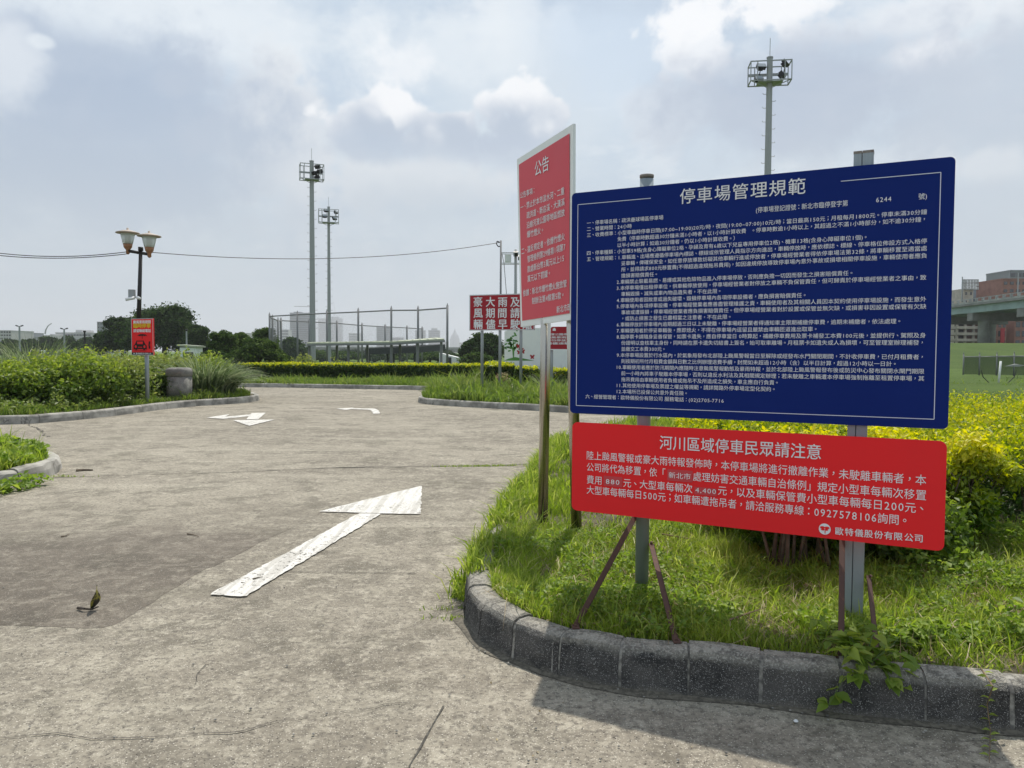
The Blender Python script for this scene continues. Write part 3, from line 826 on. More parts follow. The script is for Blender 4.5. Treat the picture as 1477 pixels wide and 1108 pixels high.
# thin printed border with a gap round the title
tm = MB()
def ln(a0, b0, a1, b1, w=.0032):
    if abs(a1 - a0) > abs(b1 - b0): q = [(a0, b0 - w / 2), (a1, b0 - w / 2), (a1, b1 + w / 2), (a0, b1 + w / 2)]
    else: q = [(a0 - w / 2, b0), (a0 + w / 2, b0), (a1 + w / 2, b1), (a1 - w / 2, b1)]
    tm.add([BP.P(x, y, .004) for x, y in q], [(0, 1, 2, 3)])
al, bt = BP.hit(834, 295.5); ar, _ = BP.hit(1357, 250); _, bb = BP.hit(834, 585)
ag0 = BP.hit(939, 287)[0]; ag1 = BP.hit(1213, 262)[0]
ln(al, bb, al, bt); ln(ar, bb, ar, bt); ln(al, bb, ar, bb); ln(al, bt, ag0, bt); ln(ag1, bt, ar, bt)
tm.build('border_line', 'pale_print', board)
# posts: a round tube at the left, a slotted channel at the right, standing behind the panel
pl = BP.P(WB * .222, 0, -.055); pr = BP.P(WB * .796, 0, -.05)
m = MB(); m.lathe([(.036, 0), (.036, 2.24 - .03)], (pl.x, pl.y, .16), 24); m.build('post', 'galvanised', board, True)
m = MB(); m.lathe([(.0372, .018), (.0372, .032), (.031, .032), (.031, .02)], (pl.x, pl.y, 2.36), 24); m.build('rusty_rim', 'rust_cap', board, True)
ang = math.atan2(BP.u.y, BP.u.x)
m = MB()
q = BP.P(WB * .796, 0, -.045)
for da, wd in ((-.024, .034), (.020, .046)):
    c_ = BP.P(WB * .796 + da, 0, -.045); m.box(c_.x, c_.y, (.14 + 2.385) / 2, wd, .05, 2.385 - .14, ang)
c_ = BP.P(WB * .796 - .004, 0, -.058); m.box(c_.x, c_.y, (.14 + 2.38) / 2, .02, .02, 2.38 - .14, ang)
m.build('post', 'galvanised', board)
m = MB()
for da, wd in ((-.024, .036), (.020, .048)):
    c_ = BP.P(WB * .796 + da, 0, -.045); m.box(c_.x, c_.y, 2.388, wd, .052, .012, ang)
m.build('rusty_rim', 'rust_cap', board)
def brace(p0, p1):
    """rusty angle iron with a bent foot and bolt head"""
    p0, p1 = Vector(p0), Vector(p1); m = MB(); d = (p1 - p0).normalized(); side = d.cross(Vector((0, 1, 0))).normalized(); f = side.cross(d).normalized()
    m.bar(p0, p1, .028, .004, up=f); m.bar(p0 + side * .012 + f * .010, p1 + side * .012 + f * .010, .004, .024, up=f)
    m.box(p1.x, p1.y - .012, p1.z + .003, .034, .05, .006)
    m.tube(p1 + Vector((0, -.015, .004)), p1 + Vector((0, -.015, .014)), .007, n=6)
    o = m.build('brace', 'rust', board)
    m = MB(); m.tube(p0 + f * .002, p0 - f * .014, .008, n=6); m.build('bolt', 'rust', o)
brace(pl + Vector((-.045, -.02, .575)), G(830, 904, .192))
brace(pl + Vector((.045, -.02, .43)), G(975, 924, .192))
brace(pr + Vector((-.072, -.03, .58)), G(1213, 950, .18))
brace(pr + Vector((.058, -.03, .40)), G(1268, 966, .17))
# clamps that hold the sheet
for fr, zz in ((.222, 2.2), (.222, 1.25), (.796, 2.2), (.796, 1.25)):
    m = MB(); q = BP.P(WB * fr, zz, -.05); m.box(q.x, q.y, q.z, .12, .075, .03, ang); m.build('clamp', 'painted_grey', board)

# ------------------------------------------------------------------ red warning board
RA = Vector((.3301, 4.1848, 0)); RB = Vector((1.8924, 3.3316, 0))
RP = Plane(RA, RB); WR = (RB - RA).length
rb = thing('flood_warning_board', 'wide bright red board of white Chinese text hung below the blue board', 'sign', (1.1, 3.75, .59))
m = RP.panel(0, .592, WR, 1.075, .03, .01); m.build('panel', 'red_vinyl', rb)
def RT(mb, s_, x0, y0, x1, y1, size, bold=0, d=.004):
    if mb is None:
        mb = MB(); RT(mb, s_, x0, y0, x1, y1, size, bold, d); return mb.build('text_line', 'white_print', rb)
    a, b = RP.hit(x0, y0); a1, b1 = RP.hit(x1, y1); RP.text(mb, s_, a, a1, (b + b1) / 2, size, bold, d=d)
tm = MB(); RT(tm, '河川區域停車民眾請注意', 951.6, 639, 1184.6, 651, .077, .008); tm.build('title_lettering', 'white_print', rb)
RT(None, '陸上颱風警報或豪大雨特報發佈時，本停車場將進行撤離作業，未駛離車輛者，本', 846.8, 657, 1336, 692, .050)
RT(None, '公司將代為移置，依「', 846.8, 674, 960, 681.5, .050)
RT(None, '處理妨害交通車輛自治條例」規定小型車每輛次移置', 1000, 687.3, 1336, 714, .050)
RT(None, '費用', 846.8, 691.5, 868, 693, .050); RT(None, '元、大型車每輛次', 899.5, 696.5, 999, 704.5, .050)
RT(None, '元，以及車輛保管費小型車每輛每日200元、', 1036, 707.5, 1332, 733, .050)
RT(None, '大型車每輛每日500元；如車輛遭拖吊者，請洽服務專線：0927578106詢問。', 846.8, 708, 1307.5, 748.5, .050)
for x0, y0, x1, y1, tx in ((963, 676.5, 999, 695, ('新北市', 965, 684.5, 996.5, 688, .034)), (871, 686, 898, 702, ('880', 874.5, 694, 894, 695.4, .036)), (1002, 702, 1034, 715, ('4,400', 1003.5, 706, 1033, 709, .034))):
    a0, b1 = RP.hit(x0, y0); a1, b0 = RP.hit(x1, y1 + 1)
    st_ = RP.panel(a0, b0, a1, b1, .004, .001, .0035, seg=2).build('sticker', 'red_sticker', rb)
    tm = MB(); RT(tm, *tx, d=.006); tm.build('sticker_lettering', 'white_print', st_)
tm = MB()
s_ = '歐特儀股份有限公司'; a0, b0 = RP.hit(1205, 765.5); a1, b1 = RP.hit(1332.5, 777)
for i, ch in enumerate(s_): RP.text(tm, ch, a0 + (a1 - a0 - .036) * i / 8, None, b0 * (1 - i / 8) + b1 * i / 8, .038, .016)
tm.build('company_lettering', 'white_print', rb)
ca, cb = RP.hit(1189.7, 763)
def disc(pl_, ca, cb, r, d, n=28):
    return MB().add([pl_.P(ca + r * math.cos(2 * math.pi * k / n), cb + r * math.sin(2 * math.pi * k / n), d) for k in range(n)], [tuple(range(n))])
disc(RP, ca, cb, .026, .004).build('round_emblem', 'white_print', rb)
m = MB()
for sx, sy, rx, ry in ((-.010, .007, .011, .006), (.010, .007, .011, .006), (-.008, -.002, .008, .005), (.008, -.002, .008, .005), (.002, -.013, .002, .009)):
    m.add([RP.P(ca + sx + rx * math.cos(2 * math.pi * k / 12), cb + sy + ry * math.sin(2 * math.pi * k / 12), .006) for k in range(12)], [tuple(range(12))])
m.build('emblem_mark', 'red_vinyl', rb)

# ------------------------------------------------------------------ tall announcement sign
Y_L, Y_R = 6.10, 5.22
qTL, qTR, qBL, qBR = at(745.6, 230, Y_L), at(826.6, 178.5, Y_R), at(751, 471.7, Y_L), at(826.0, 461, Y_R)
_n = (qTR - qTL).cross(qBL - qTL).normalized(); qBR = qBR - (cam.matrix_world.translation - qBR).normalized() * ((qBR - qTL).dot(_n) / (cam.matrix_world.translation - qBR).normalized().dot(_n))
ann = thing('announcement_sign', 'tall faded red panel with white border on two stainless poles', 'sign', (.25, 5.6, .165))
nrm = (qTR - qTL).cross(qBL - qTL).normalized()
if nrm.y > 0: nrm = -nrm
def AQ(s, t, d=0):
    """s across 0..1, t down 0..1"""
    return (qTL.lerp(qTR, s)).lerp(qBL.lerp(qBR, s), t) + nrm * d
def aquad(s0, t0, s1, t1, d0, th):
    m = MB(); f = [AQ(s0, t0, d0), AQ(s1, t0, d0), AQ(s1, t1, d0), AQ(s0, t1, d0)]; b = [p - nrm * th for p in f]
    return m.add(f + b, [(0, 3, 2, 1), (4, 5, 6, 7), (0, 1, 5, 4), (1, 2, 6, 5), (2, 3, 7, 6), (3, 0, 4, 7)])
aquad(0, 0, 1, 1, 0, .02).build('panel', 'white_panel', ann)
# red printed sheet with a ripped-looking slightly wavy surface
m = MB(); NX, NY = 14, 20
for i in range(NX + 1):
    for j in range(NY + 1):
        s, t = .045 + .91 * i / NX, .04 + .925 * j / NY
        m.v.append(AQ(s, t, .0045 + .002 * pnoise(Vector((s * 5, t * 9, 2)))))
for i in range(NX):
    for j in range(NY):
        a = i * (NY + 1) + j; m.f.append((a, a + 1, a + NY + 2, a + NY + 1)); m.mi.append(0)
m.build('printed_sheet', 'red_faded', ann)
AHt = (qBL - qTL).length; AWd = (qTR - qTL).length
def pix2st(px, py):
    o_ = Vector((0, 0, EYE)); d = cam_rot @ Vector(((px - 738.5) / F, -(py - 554) / F, -1)); t = (qTL - o_).dot(nrm) / d.dot(nrm); q = o_ + d * t
    s = .5; tt = .5
    for _ in range(30):
        cur = AQ(s, tt); e = q - cur; us = (qTR - qTL).lerp(qBR - qBL, tt); ut = (qBL - qTL).lerp(qBR - qTR, s)
        s += e.dot(us) / us.length_squared * .7; tt += e.dot(ut) / ut.length_squared * .7
    return s, tt
def AT(mb, txt, x0, y0, x1, y1, hpx, bold=.01):
    """crop coordinates: scale 3.57 from (735,170)"""
    f = lambda x, y: (735 + x / 3.574, 170 + y / 3.574)
    s0, t0 = pix2st(*f(x0, y0)); s1, t1 = pix2st(*f(x1, y1)); hh = hpx / 3.574 / 242
    V, Fs = glyphs(txt, bold); a0 = min(v.x for v in V); a1 = max(v.x for v in V)
    mb.add([AQ(s0 + (s1 - s0) * (v.x - a0) / (a1 - a0), t0 + (t1 - t0) * (v.x - a0) / (a1 - a0) - (v.y - .38) * hh, .009 + v.z * .0004) for v in V], Fs)
tm = MB(); AT(tm, '公告', 135, 268, 208, 228, 78, .014); tm.build('title_lettering', 'white_print', ann)
tm = MB()
for l_ in (('公告事項：', 60, 402, 133, 374, 34), ('一、禁止於本市淡水河、二重', 62, 464, 288, 375, 37), ('疏洪道、新店溪、大漢溪', 93, 505, 290, 432, 37), ('沿線河濱公園等地區燃放', 93, 556, 290, 486, 37),
           ('爆竹煙火。', 95, 603, 178, 578, 37), ('二、違反規定者，依爆竹煙火', 67, 690, 290, 610, 37), ('管理條例第29條第1項第7', 97, 730, 293, 664, 37), ('款處新台幣3萬元以上15', 97, 782, 286, 722, 37),
           ('萬元以下罰鍰。', 98, 832, 214, 800, 37), ('依據：新北市爆竹煙火施放管', 75, 905, 300, 852, 37), ('制辦法第4條第5款。', 121, 945, 284, 912, 37), ('新北市政府', 248, 990, 340, 970, 36)):
    AT(tm, *l_)
tm.build('notice_lettering', 'white_print', ann)
for (bx, by, tx, ty, Y) in ((783, 757, 771.5, 300, 5.72), (832, 770, 812, 300, 5.42)):
    b = G(bx, by, .15); b.y = Y; b = at(bx, by, Y); b.z = .14
    t = at(tx, ty, Y) - nrm * 0; t = t.copy(); 
    # keep the pole behind the panel
    dd = (t - qTL).dot(nrm); t = t - nrm * (dd + .065); t.z = max(t.z, 2.5)
    m = MB(); m.tube(b, t, .038, n=32, cap=True); m.build('pole', 'stainless', ann, True)

# ------------------------------------------------------------------ background signs
def flat_sign(plane, w, h, z0, th, mat, parent, name='panel'):
    return plane.panel(0, z0, w, z0 + h, .01, th, 0, seg=1).build(name, mat, parent)
YS = 25.0
p0 = at(677, 477, YS); p1 = at(771, 478, YS - .9)
SP = Plane((p0.x, p0.y, 0), (p1.x, p1.y, 0)); WS = (Vector(p1) - Vector(p0)).length; ztop = at(677, 425.5, YS).z; zbot = at(677, 477, YS).z
sg = thing('storm_warning_sign', 'dark red sign with three rows of large white characters on thin posts', 'sign', (p0.x + 1, YS, .135))
SP.panel(0, zbot, WS, ztop, .01, .03).build('panel', 'red_dark', sg)
m = MB()
for a0, b0, a1, b1 in ((0, zbot, WS, zbot + .03), (0, ztop - .03, WS, ztop), (0, zbot, .03, ztop), (WS - .03, zbot, WS, ztop)):
    m.add([SP.P(a0, b0, .004), SP.P(a1, b0, .004), SP.P(a1, b1, .004), SP.P(a0, b1, .004)], [(0, 1, 2, 3)])
m.build('edge_trim', 'alu', sg)
tm = MB()
for r_, row in enumerate(('豪大雨及颱', '風期間請車', '輛儘早駛離')):
    for k, ch in enumerate(row):
        a, b = SP.hit(690 + 17.8 * k, 435.5 + 16.1 * r_)
        SP.text(tm, ch, a - .17, None, b, .34, .02, d=.008)
tm.build('warning_lettering', 'white_print', sg)
for px, by in ((693, 568), (724, 568), (759.5, 567)):
    t = at(px, 480, YS - .2); t = SP.P((t - SP.A).dot(SP.u), 0, -.09); m = MB(); m.tube((t.x, t.y, .1), (t.x, t.y, ztop - .1), .05, n=10); m.build('post', 'painted_grey', sg, True)
# second red sign with a white corner, further right
Y2 = 24.0
p0 = at(784, 505, Y2); p1 = at(838, 505, Y2 - .4); S2 = Plane((p0.x, p0.y, 0), (p1.x, p1.y, 0)); W2_ = (Vector(p1) - Vector(p0)).length
zt2 = at(784, 471.5, Y2).z; zb2 = at(784, 505, Y2).z
s2 = thing('river_park_sign', 'small red sign with white curved corner and fine white text behind the stainless poles', 'sign', (p0.x + .5, Y2, .135))
S2.panel(0, zb2, W2_, zt2, .01, .03).build('panel', 'red_dark', s2)
m = MB(); hh = zt2 - zb2
m.add([S2.P(0, zt2, .005), S2.P(0, zb2 + hh * .55, .005), S2.P(W2_ * .06, zb2 + hh * .72, .005), S2.P(W2_ * .14, zb2 + hh * .87, .005), S2.P(W2_ * .24, zt2, .005)], [(0, 1, 2, 3, 4)])
m.add([S2.P(0, zb2, .005), S2.P(W2_, zb2, .005), S2.P(W2_, zb2 + .03, .005), S2.P(0, zb2 + .03, .005)], [(0, 1, 2, 3)])
a, b = S2.hit(799.5, 475.5)
m.add([S2.P(a - .05, b - .04, .005), S2.P(a + .05, b - .04, .005), S2.P(a + .05, b + .02, .005), S2.P(a, b + .06, .005), S2.P(a - .05, b + .02, .005)], [(0, 1, 2, 3, 4)])
m.build('white_print_area', 'white_print', s2)
tm = MB()
for k, row in enumerate(('河濱公園停車場', '颱風豪雨期間', '請勿停放車輛', '請儘速駛離')):
    a, b = S2.hit(788, 482.5 + 4.3 * k); S2.text(tm, row, a, a + W2_ * .8, b, .075, .02, d=.006)
tm.build('fine_lettering', 'white_print', s2)
for px in (793, 829):
    t = at(px, 480, Y2 - .2); t = S2.P((t - S2.A).dot(S2.u), 0, -.09); m = MB(); m.tube((t.x, t.y, .1), (t.x, t.y, zt2 - .1), .05, n=10); m.build('post', 'painted_grey', s2, True)
# painted wall panel with a tree and butterflies
Y3 = 30.0
p0 = at(727.5, 515, Y3); p1 = at(835, 515, Y3); S3 = Plane((p0.x, p0.y, 0), (p1.x, p1.y, 0))
mu = thing('mural_board', 'white rounded-top panel painted with a green tree and red butterflies behind the hedge', 'mural', (p0.x + 1, Y3, 0))
W3 = (p1 - p0).length; zt3 = at(727.5, 473, Y3).z
m = MB(); prof = [(0, 0), (W3, 0), (W3, zt3 - .6), (W3 * .92, zt3 - .15), (W3 * .8, zt3), (W3 * .1, zt3), (.0, zt3 - .15)]; n = len(prof)
m.add([S3.P(a, b, 0) for a, b in prof] + [S3.P(a, b, -.12) for a, b in prof], [tuple(range(n)), tuple(reversed(range(n, 2 * n)))] + [(i, n + i, n + (i + 1) % n, (i + 1) % n) for i in range(n)])
m.build('panel', 'white_panel', mu)
m = MB()
def blobm(pl_, a, b, rx, ry, rot, d, n=10):
    c0, s0 = math.cos(rot), math.sin(rot)
    return [pl_.P(a + rx * math.cos(t) * c0 - ry * math.sin(t) * s0, b + rx * math.cos(t) * s0 + ry * math.sin(t) * c0, d) for t in [2 * math.pi * k / n for k in range(n)]]
def mp_(x, y): return S3.hit(600 + x / 5.037, 400 + y / 5.037)
trunk = [(705, 590), (712, 590), (714, 540), (735, 505), (752, 490), (750, 486), (722, 510), (712, 500), (708, 450), (704, 450), (704, 510), (688, 488), (684, 492), (700, 530)]
m.add([S3.P(*mp_(*q), .004) for q in trunk], [tuple(range(len(trunk)))])
for k in range(46):
    x = random.gauss(690, 34); y = random.gauss(455, 38) if k % 3 else random.gauss(500, 14)
    if x < 645 or x > 765 or y > 535: continue
    a, b = mp_(x, y); m.add(blobm(S3, a, b, .06, .03, random.uniform(-1, 1), .004), [tuple(range(10))])
for q in ([(640, 606), (670, 592), (720, 580), (780, 590), (860, 606)],):
    m.add([S3.P(*mp_(*p), .005) for p in q], [tuple(range(len(q)))])
m.build('painted_tree', 'paint_green', mu)
m = MB()
for bx, by in ((750, 545), (775, 540), (745, 500), (845, 578), (765, 528)):
    for sx in (-1, 1):
        a, b = mp_(bx + sx * 8, by - 6); m.add(blobm(S3, a, b, .06, .035, sx * .8, .006), [tuple(range(10))])
        a, b = mp_(bx + sx * 6, by + 8); m.add(blobm(S3, a, b, .045, .03, -sx * .9, .006), [tuple(range(10))])
m.build('painted_butterfly', 'paint_red', mu)
# temporary parking sign at the left bed
YL = 18.9
p0 = at(190, 512, YL + .15); p1 = at(221.5, 511, YL - .1)
S4 = Plane((p0.x, p0.y, 0), (p1.x, p1.y, 0)); W4 = (p1 - p0).length; zb4, zt4 = at(190, 512.5, YL).z, at(190, 459.5, YL).z
s4 = thing('temporary_parking_sign', 'red sign with umbrella and car picture on a grey post in the left bed', 'sign', (p0.x + .3, YL, .15))
S4.panel(0, zb4, W4, zt4, .02, .03).build('panel', 'red_vinyl', s4)
H4 = zt4 - zb4
def q4(x, y): return (x * W4, zb4 + (1 - y) * H4)
def rect4(mb, x0, y0, x1, y1, d=.005):
    mb.add([S4.P(*q4(x0, y1), d), S4.P(*q4(x1, y1), d), S4.P(*q4(x1, y0), d), S4.P(*q4(x0, y0), d)], [(0, 1, 2, 3)])
m = MB(); rect4(m, 0, 0, 1, .015); rect4(m, 0, .985, 1, 1); rect4(m, 0, 0, .02, 1); rect4(m, .98, 0, 1, 1); m.build('edge_trim', 'alu', s4)
m = MB(); rect4(m, .02, .92, .98, .985)
# umbrella
cx, cy = .5, .475
pts = [q4(cx + .22 * math.cos(t), cy - .055 * math.sin(t)) for t in [math.pi * k / 10 for k in range(11)]]
for k in range(4): pts.append(q4(cx - .22 + .11 * k + .055, cy - .012)); pts.append(q4(cx - .22 + .11 * (k + 1), cy + .005))
m.add([S4.P(a, b, .005) for a, b in pts], [tuple(range(len(pts)))]); rect4(m, .49, .475, .51, .55)
# car front
car = [(.1, .84), (.1, .74), (.16, .70), (.24, .60), (.56, .60), (.64, .70), (.70, .74), (.70, .84), (.62, .84), (.62, .86), (.54, .86), (.54, .83), (.26, .83), (.26, .86), (.18, .86), (.18, .84)]
m.add([S4.P(*q4(*p), .005) for p in car], [tuple(range(len(car)))])
for k in range(3): pass
m.add([S4.P(*q4(*p), .005) for p in [(.80, .62), (.86, .62), (.86, .68), (.84, .69), (.84, .75), (.86, .76), (.86, .82), (.80, .82), (.78, .72)]], [tuple(range(9))])
rect4(m, .12, .875, .68, .885)
m.build('pictogram', 'black_print', s4)
m = MB(); rect4(m, .27, .625, .53, .695, .007)
for cx_ in (.2, .6): m.add(blobm(S4, *q4(cx_, .765), W4 * .05, W4 * .05, 0, .007), [tuple(range(10))])
rect4(m, .3, .77, .5, .79, .007); m.build('pictogram_opening', 'red_vinyl', s4)
tm = MB()
for s_, y, h_, mt in (('颱風豪雨期間', .055, .072, 'w'), ('請留聯絡電話', .295, .072, 'w')):
    a0, b = q4(.1, y + .035); S4.text(tm, s_, a0, W4 * .9, b, .085, .03, d=.006)
a0, b = q4(.2, .953); S4.text(tm, '歐特儀股份有限公司', a0, W4 * .9, b, .045, .02, d=.007); tm.add(blobm(S4, *q4(.12, .953), .018, .018, 0, .007), [tuple(range(10))])
tm.build('white_lettering', 'white_print', s4)
tm = MB(); a0, b = q4(.1, .19); S4.text(tm, '臨時停車', a0, W4 * .9, b, .13, .045, d=.006); tm.build('yellow_lettering', 'yellow_print', s4)
t = at(207, 515, YL); t = S4.P((t - S4.A).dot(S4.u), 0, -.09); m = MB(); m.tube((t.x, t.y, .1), (t.x, t.y, zt4 - .2), .05, n=12); m.build('post', 'galvanised', s4, True)

# ------------------------------------------------------------------ double-headed lamp post and wires
YP = 22.5
lb = at(196, 560, YP); lt = at(203, 361, YP)
lp = thing('park_lamp_post', 'dark lamp post with two hat-topped glass lanterns leaning behind the umbrella sign', 'street lamp', (lb.x, YP, .15))
m = MB(); m.tube((lb.x, YP, .1), (lb.x + (lt.x - lb.x) * .4, YP, 1.6), .085, .085, 14); m.tube((lb.x + (lt.x - lb.x) * .4, YP, 1.6), (lt.x, YP, lt.z), .07, .05, 14)
m.tube((lt.x, YP, lt.z - .02), (lt.x, YP, lt.z + .09), .07, n=12); m.build('pole', 'dark_metal', lp, True)
aL, aR = at(184.5, 362, YP), at(215.5, 367, YP - .3)
m = MB(); m.tube(aL, (lt.x, YP, lt.z - .08), .045, n=8); m.tube((lt.x, YP, lt.z - .08), aR, .045, n=8); m.build('cross_arm', 'dark_metal', lp, True)
for bp_ in (aL, aR):
    h0 = MB(); h0.lathe([(.02, -.1), (.055, -.06), (.05, .02), (.11, .10), (.13, .2)], bp_, 16); fit = h0.build('lantern', 'copper', lp, True)
    m = MB(); m.lathe([(.13, .2), (.17, .36), (.20, .50)], bp_, 18); m.build('glass', 'frosted_glass', fit, True)
    m = MB(); m.lathe([(.07, .21), (.07, .44)], bp_, 10); m.build('bulb_tube', 'white_panel', fit, True)
    m = MB(); m.lathe([(.17, .49), (.325, .505), (.32, .53), (.18, .57), (.06, .60), (.03, .61), (.03, .66), (.0, .67)], bp_, 26); m.build('hat', 'lamp_hat', fit, True)
bx = at(191, 424, YP); m = MB(); m.box(bx.x, bx.y - .03, bx.z, .15, .14, .24); m.build('control_box', 'painted_grey', lp)
bx = at(189, 431, YP - .15); m = MB(); m.tube(bx + Vector((-.12, -.08, -.03)), bx + Vector((.08, .05, .03)), .045, n=10); m.build('camera_housing', 'white_paint', lp, True)
bx = at(200, 429, YP - .1); m = MB(); m.tube(bx + Vector((-.05, 0, 0)), bx + Vector((.08, -.1, -.04)), .04, n=10); m.build('camera_housing', 'white_paint', lp, True)
def catenary(p, q, sag, n=24):
    p, q = Vector(p), Vector(q); return [p.lerp(q, k / n) - Vector((0, 0, sag * 4 * (k / n) * (1 - k / n))) for k in range(n + 1)]
YW = 28.0
pole_top = at(722.5, 347, YW)
w1 = catenary(at(-420, 300, 26), at(184, 363, YP), .15)
for k, (y0, sg_) in enumerate(((296, .45), (304, .4))):
    m = MB(); m.path(catenary(at(-160, y0 + 32, 25), at(186, 363 + k * 3, YP), sg_), .012, n=4)
    tag(m.build('overhead_wire', 'wire'), 'dark cable sagging in from the left to the lamp post, %s of the pair' % ('upper' if k == 0 else 'lower'), 'cable', 'cables from the left')
m = MB(); m.path(catenary(at(218, 364, YP), at(720, 350, YW), .36), .011, n=4)
tag(m.build('overhead_wire', 'wire'), 'long thin cable crossing the sky between lamp post and thin pole', 'cable')
# thin utility pole
up = thing('utility_pole', 'thin dark pole with cable hook rising behind the dark red storm sign', 'pole', (pole_top.x, YW, 0))
m = MB(); m.tube((pole_top.x, YW, .1), (pole_top.x, YW, pole_top.z), .045, .035, 10); m.build('pole', 'fence_steel', up, True)
m = MB(); m.path([at(722, 350, YW), at(717, 348, YW), at(716, 352, YW), at(719, 356, YW), at(722, 355, YW)], .02, n=6); m.build('cable_hook', 'dark_metal', up)
m = MB(); m.path([at(722, 357, YW), at(727, 380, YW), at(729, 405, YW), at(731, 430, YW)], .01, n=4); m.build('loose_cable', 'wire', up)
# pole with a cage of loudspeakers, further away
YC = 60.0
sp = at(744, 360, YC)
cp = thing('camera_pole', 'thin pole with small caged box and black lamps just left of the tall announcement', 'pole', (sp.x, YC, 0))
m = MB(); m.tube((sp.x, YC, 0), (sp.x, YC, sp.z), .14, .11, 10); m.build('pole', 'mast_grey', cp, True)
m = MB()
for x0, x1 in ((-1.1, -.1),):
    for dx_ in (x0, x1):
        for dy_ in (-.4, .4): m.bar((sp.x + dx_, YC + dy_, sp.z - 1.1), (sp.x + dx_, YC + dy_, sp.z - .3), .04, .04)
    for zz in (sp.z - 1.1, sp.z - .3):
        for dy_ in (-.4, .4): m.bar((sp.x + x0, YC + dy_, zz), (sp.x + .7, YC + dy_, zz), .05, .05)
m.build('cage', 'mast_grey', cp)
m = MB(); m.box(sp.x - .6, YC, sp.z - .7, .5, .4, .55); m.build('box', 'white_paint', cp)
for d_ in ((0, 0), (.35, -.3)):
    m = MB(); m.box(sp.x + d_[0], YC - .2, sp.z - .35 + d_[1], .35, .35, .3, rot=Matrix.Rotation(R(30), 3, 'X')); m.build('floodlight', 'floodlight_black', cp)

# ------------------------------------------------------------------ floodlight masts
def mast(px, ytop, Y, rb_, rt_, rz, label, cage_h, cage_w, lamps, rungs=14):
    t = at(px, ytop, Y); X = t.x; H = t.z
    o = thing('floodlight_mast', label, 'light mast', (X, Y, 0), 'floodlight masts round the ball field')
    m = MB(); m.tube((X, Y, -.1), (X, Y, H), rb_, rt_, 8); m.tube((X, Y, H - .02), (X, Y, H + .06), rt_ * 1.15, n=8); m.build('pole', 'mast_grey', o)
    m = MB(); m.tube((X, Y, H), (X, Y, H + 1.2), .02, n=5); m.build('lightning_rod', 'mast_grey', o)
    z1 = H - .34; z0 = z1 - cage_h; rot = Matrix.Rotation(rz, 3, 'Z'); W = cage_w; D = 1.1
    P_ = lambda x, y, z: Vector((X, Y, z)) + rot @ Vector((x, y, 0))
    m = MB(); b = .06
    for z in (z0, z1):
        for y in (-D / 2, D / 2): m.bar(P_(-W / 2, y, z), P_(W / 2, y, z), b, b)
        for x in (-W / 2, W / 2): m.bar(P_(x, -D / 2, z), P_(x, D / 2, z), b, b)
    for x in (-W / 2, -W / 3, W / 3, W / 2):
        for y in (-D / 2, D / 2): m.bar(P_(x, y, z0), P_(x, y, z1), b * .8, b * .8)
    for x in (-W / 4, W / 4): m.bar(P_(x, -D / 2, z0), P_(x, D / 2, z0), b, b)
    m.bar(P_(-W / 2, -D / 2, z0), P_(0, 0, z0 - .35), b * .7, b * .7); m.bar(P_(W / 2, -D / 2, z0), P_(0, 0, z0 - .35), b * .7, b * .7)
    m.build('cage', 'mast_grey', o)
    m = MB(); m.box(*P_(0, 0, z0 - .03), W * .62, D * .8, .03, rz); m.build('platform', 'painted_grey', o)
    m = MB(); zr = z0 + cage_h * .55; m.bar(P_(-W / 2, D / 2 - .1, zr), P_(W / 2, D / 2 - .1, zr), .07, .16); m.build('crossbar', 'painted_grey', o)
    for (lx, lz, yaw) in lamps:
        c_ = P_(lx * W / 2, -.15, z0 + lz * cage_h); r2 = Matrix.Rotation(rz + yaw, 3, 'Z') @ Matrix.Rotation(R(-35), 3, 'X')
        m = MB(); m.box(*c_, .52, .22, .34, rot=r2); m.box(*(c_ + r2 @ Vector((0, .16, .02))), .3, .16, .2, rot=r2)
        m.bar(c_, P_(lx * W / 2, D / 2 - .1, zr), .05, .05)
        l_ = m.build('floodlight', 'floodlight_black', o)
        m = MB(); m.box(*(c_ + r2 @ Vector((0, -.118, 0))), .46, .012, .28, rot=r2); m.build('lens', 'lens', l_)
    rm = None; zz = z0 - .7; k = 0
    while k < rungs * 2 and zz > 3:
        rr = rb_ + (rt_ - rb_) * zz / H; sgn = 1 if k % 2 else -1
        a = Vector((X + sgn * rr * .9, Y, zz)); b_ = a + Vector((sgn * .2, 0, 0))
        m = MB(); m.path([a, b_, b_ + Vector((sgn * .02, 0, .07))], .016, n=4)
        m.build('step_rung', 'mast_grey', o); zz -= .42; k += 1
    return o
mast(449.5, 233, 72, .30, .19, R(20), 'tallest pale floodlight mast with an empty-sided cage, left one of the near pair', 1.35, 2.1, [(.5, .9, 2.4), (.7, .6, 2.2), (.2, .45, 2.6), (.45, .2, 2.0)], 22)
mast(474, 299, 92, .24, .15, R(12), 'shorter floodlight mast with four black lamps just right of the tallest mast', 1.5, 2.3, [(-.25, .95, .3), (.75, .85, 1.0), (-.4, .5, .2), (.6, .35, .6)], 16)
mast(1110.5, 84, 48, .27, .18, R(-8), 'floodlight mast with caged black lamps rising from behind the blue board', 1.15, 2.4, [(-.45, .82, .2), (.75, .95, 1.1), (-.55, .18, .1), (.6, .35, 1.2)], 10)

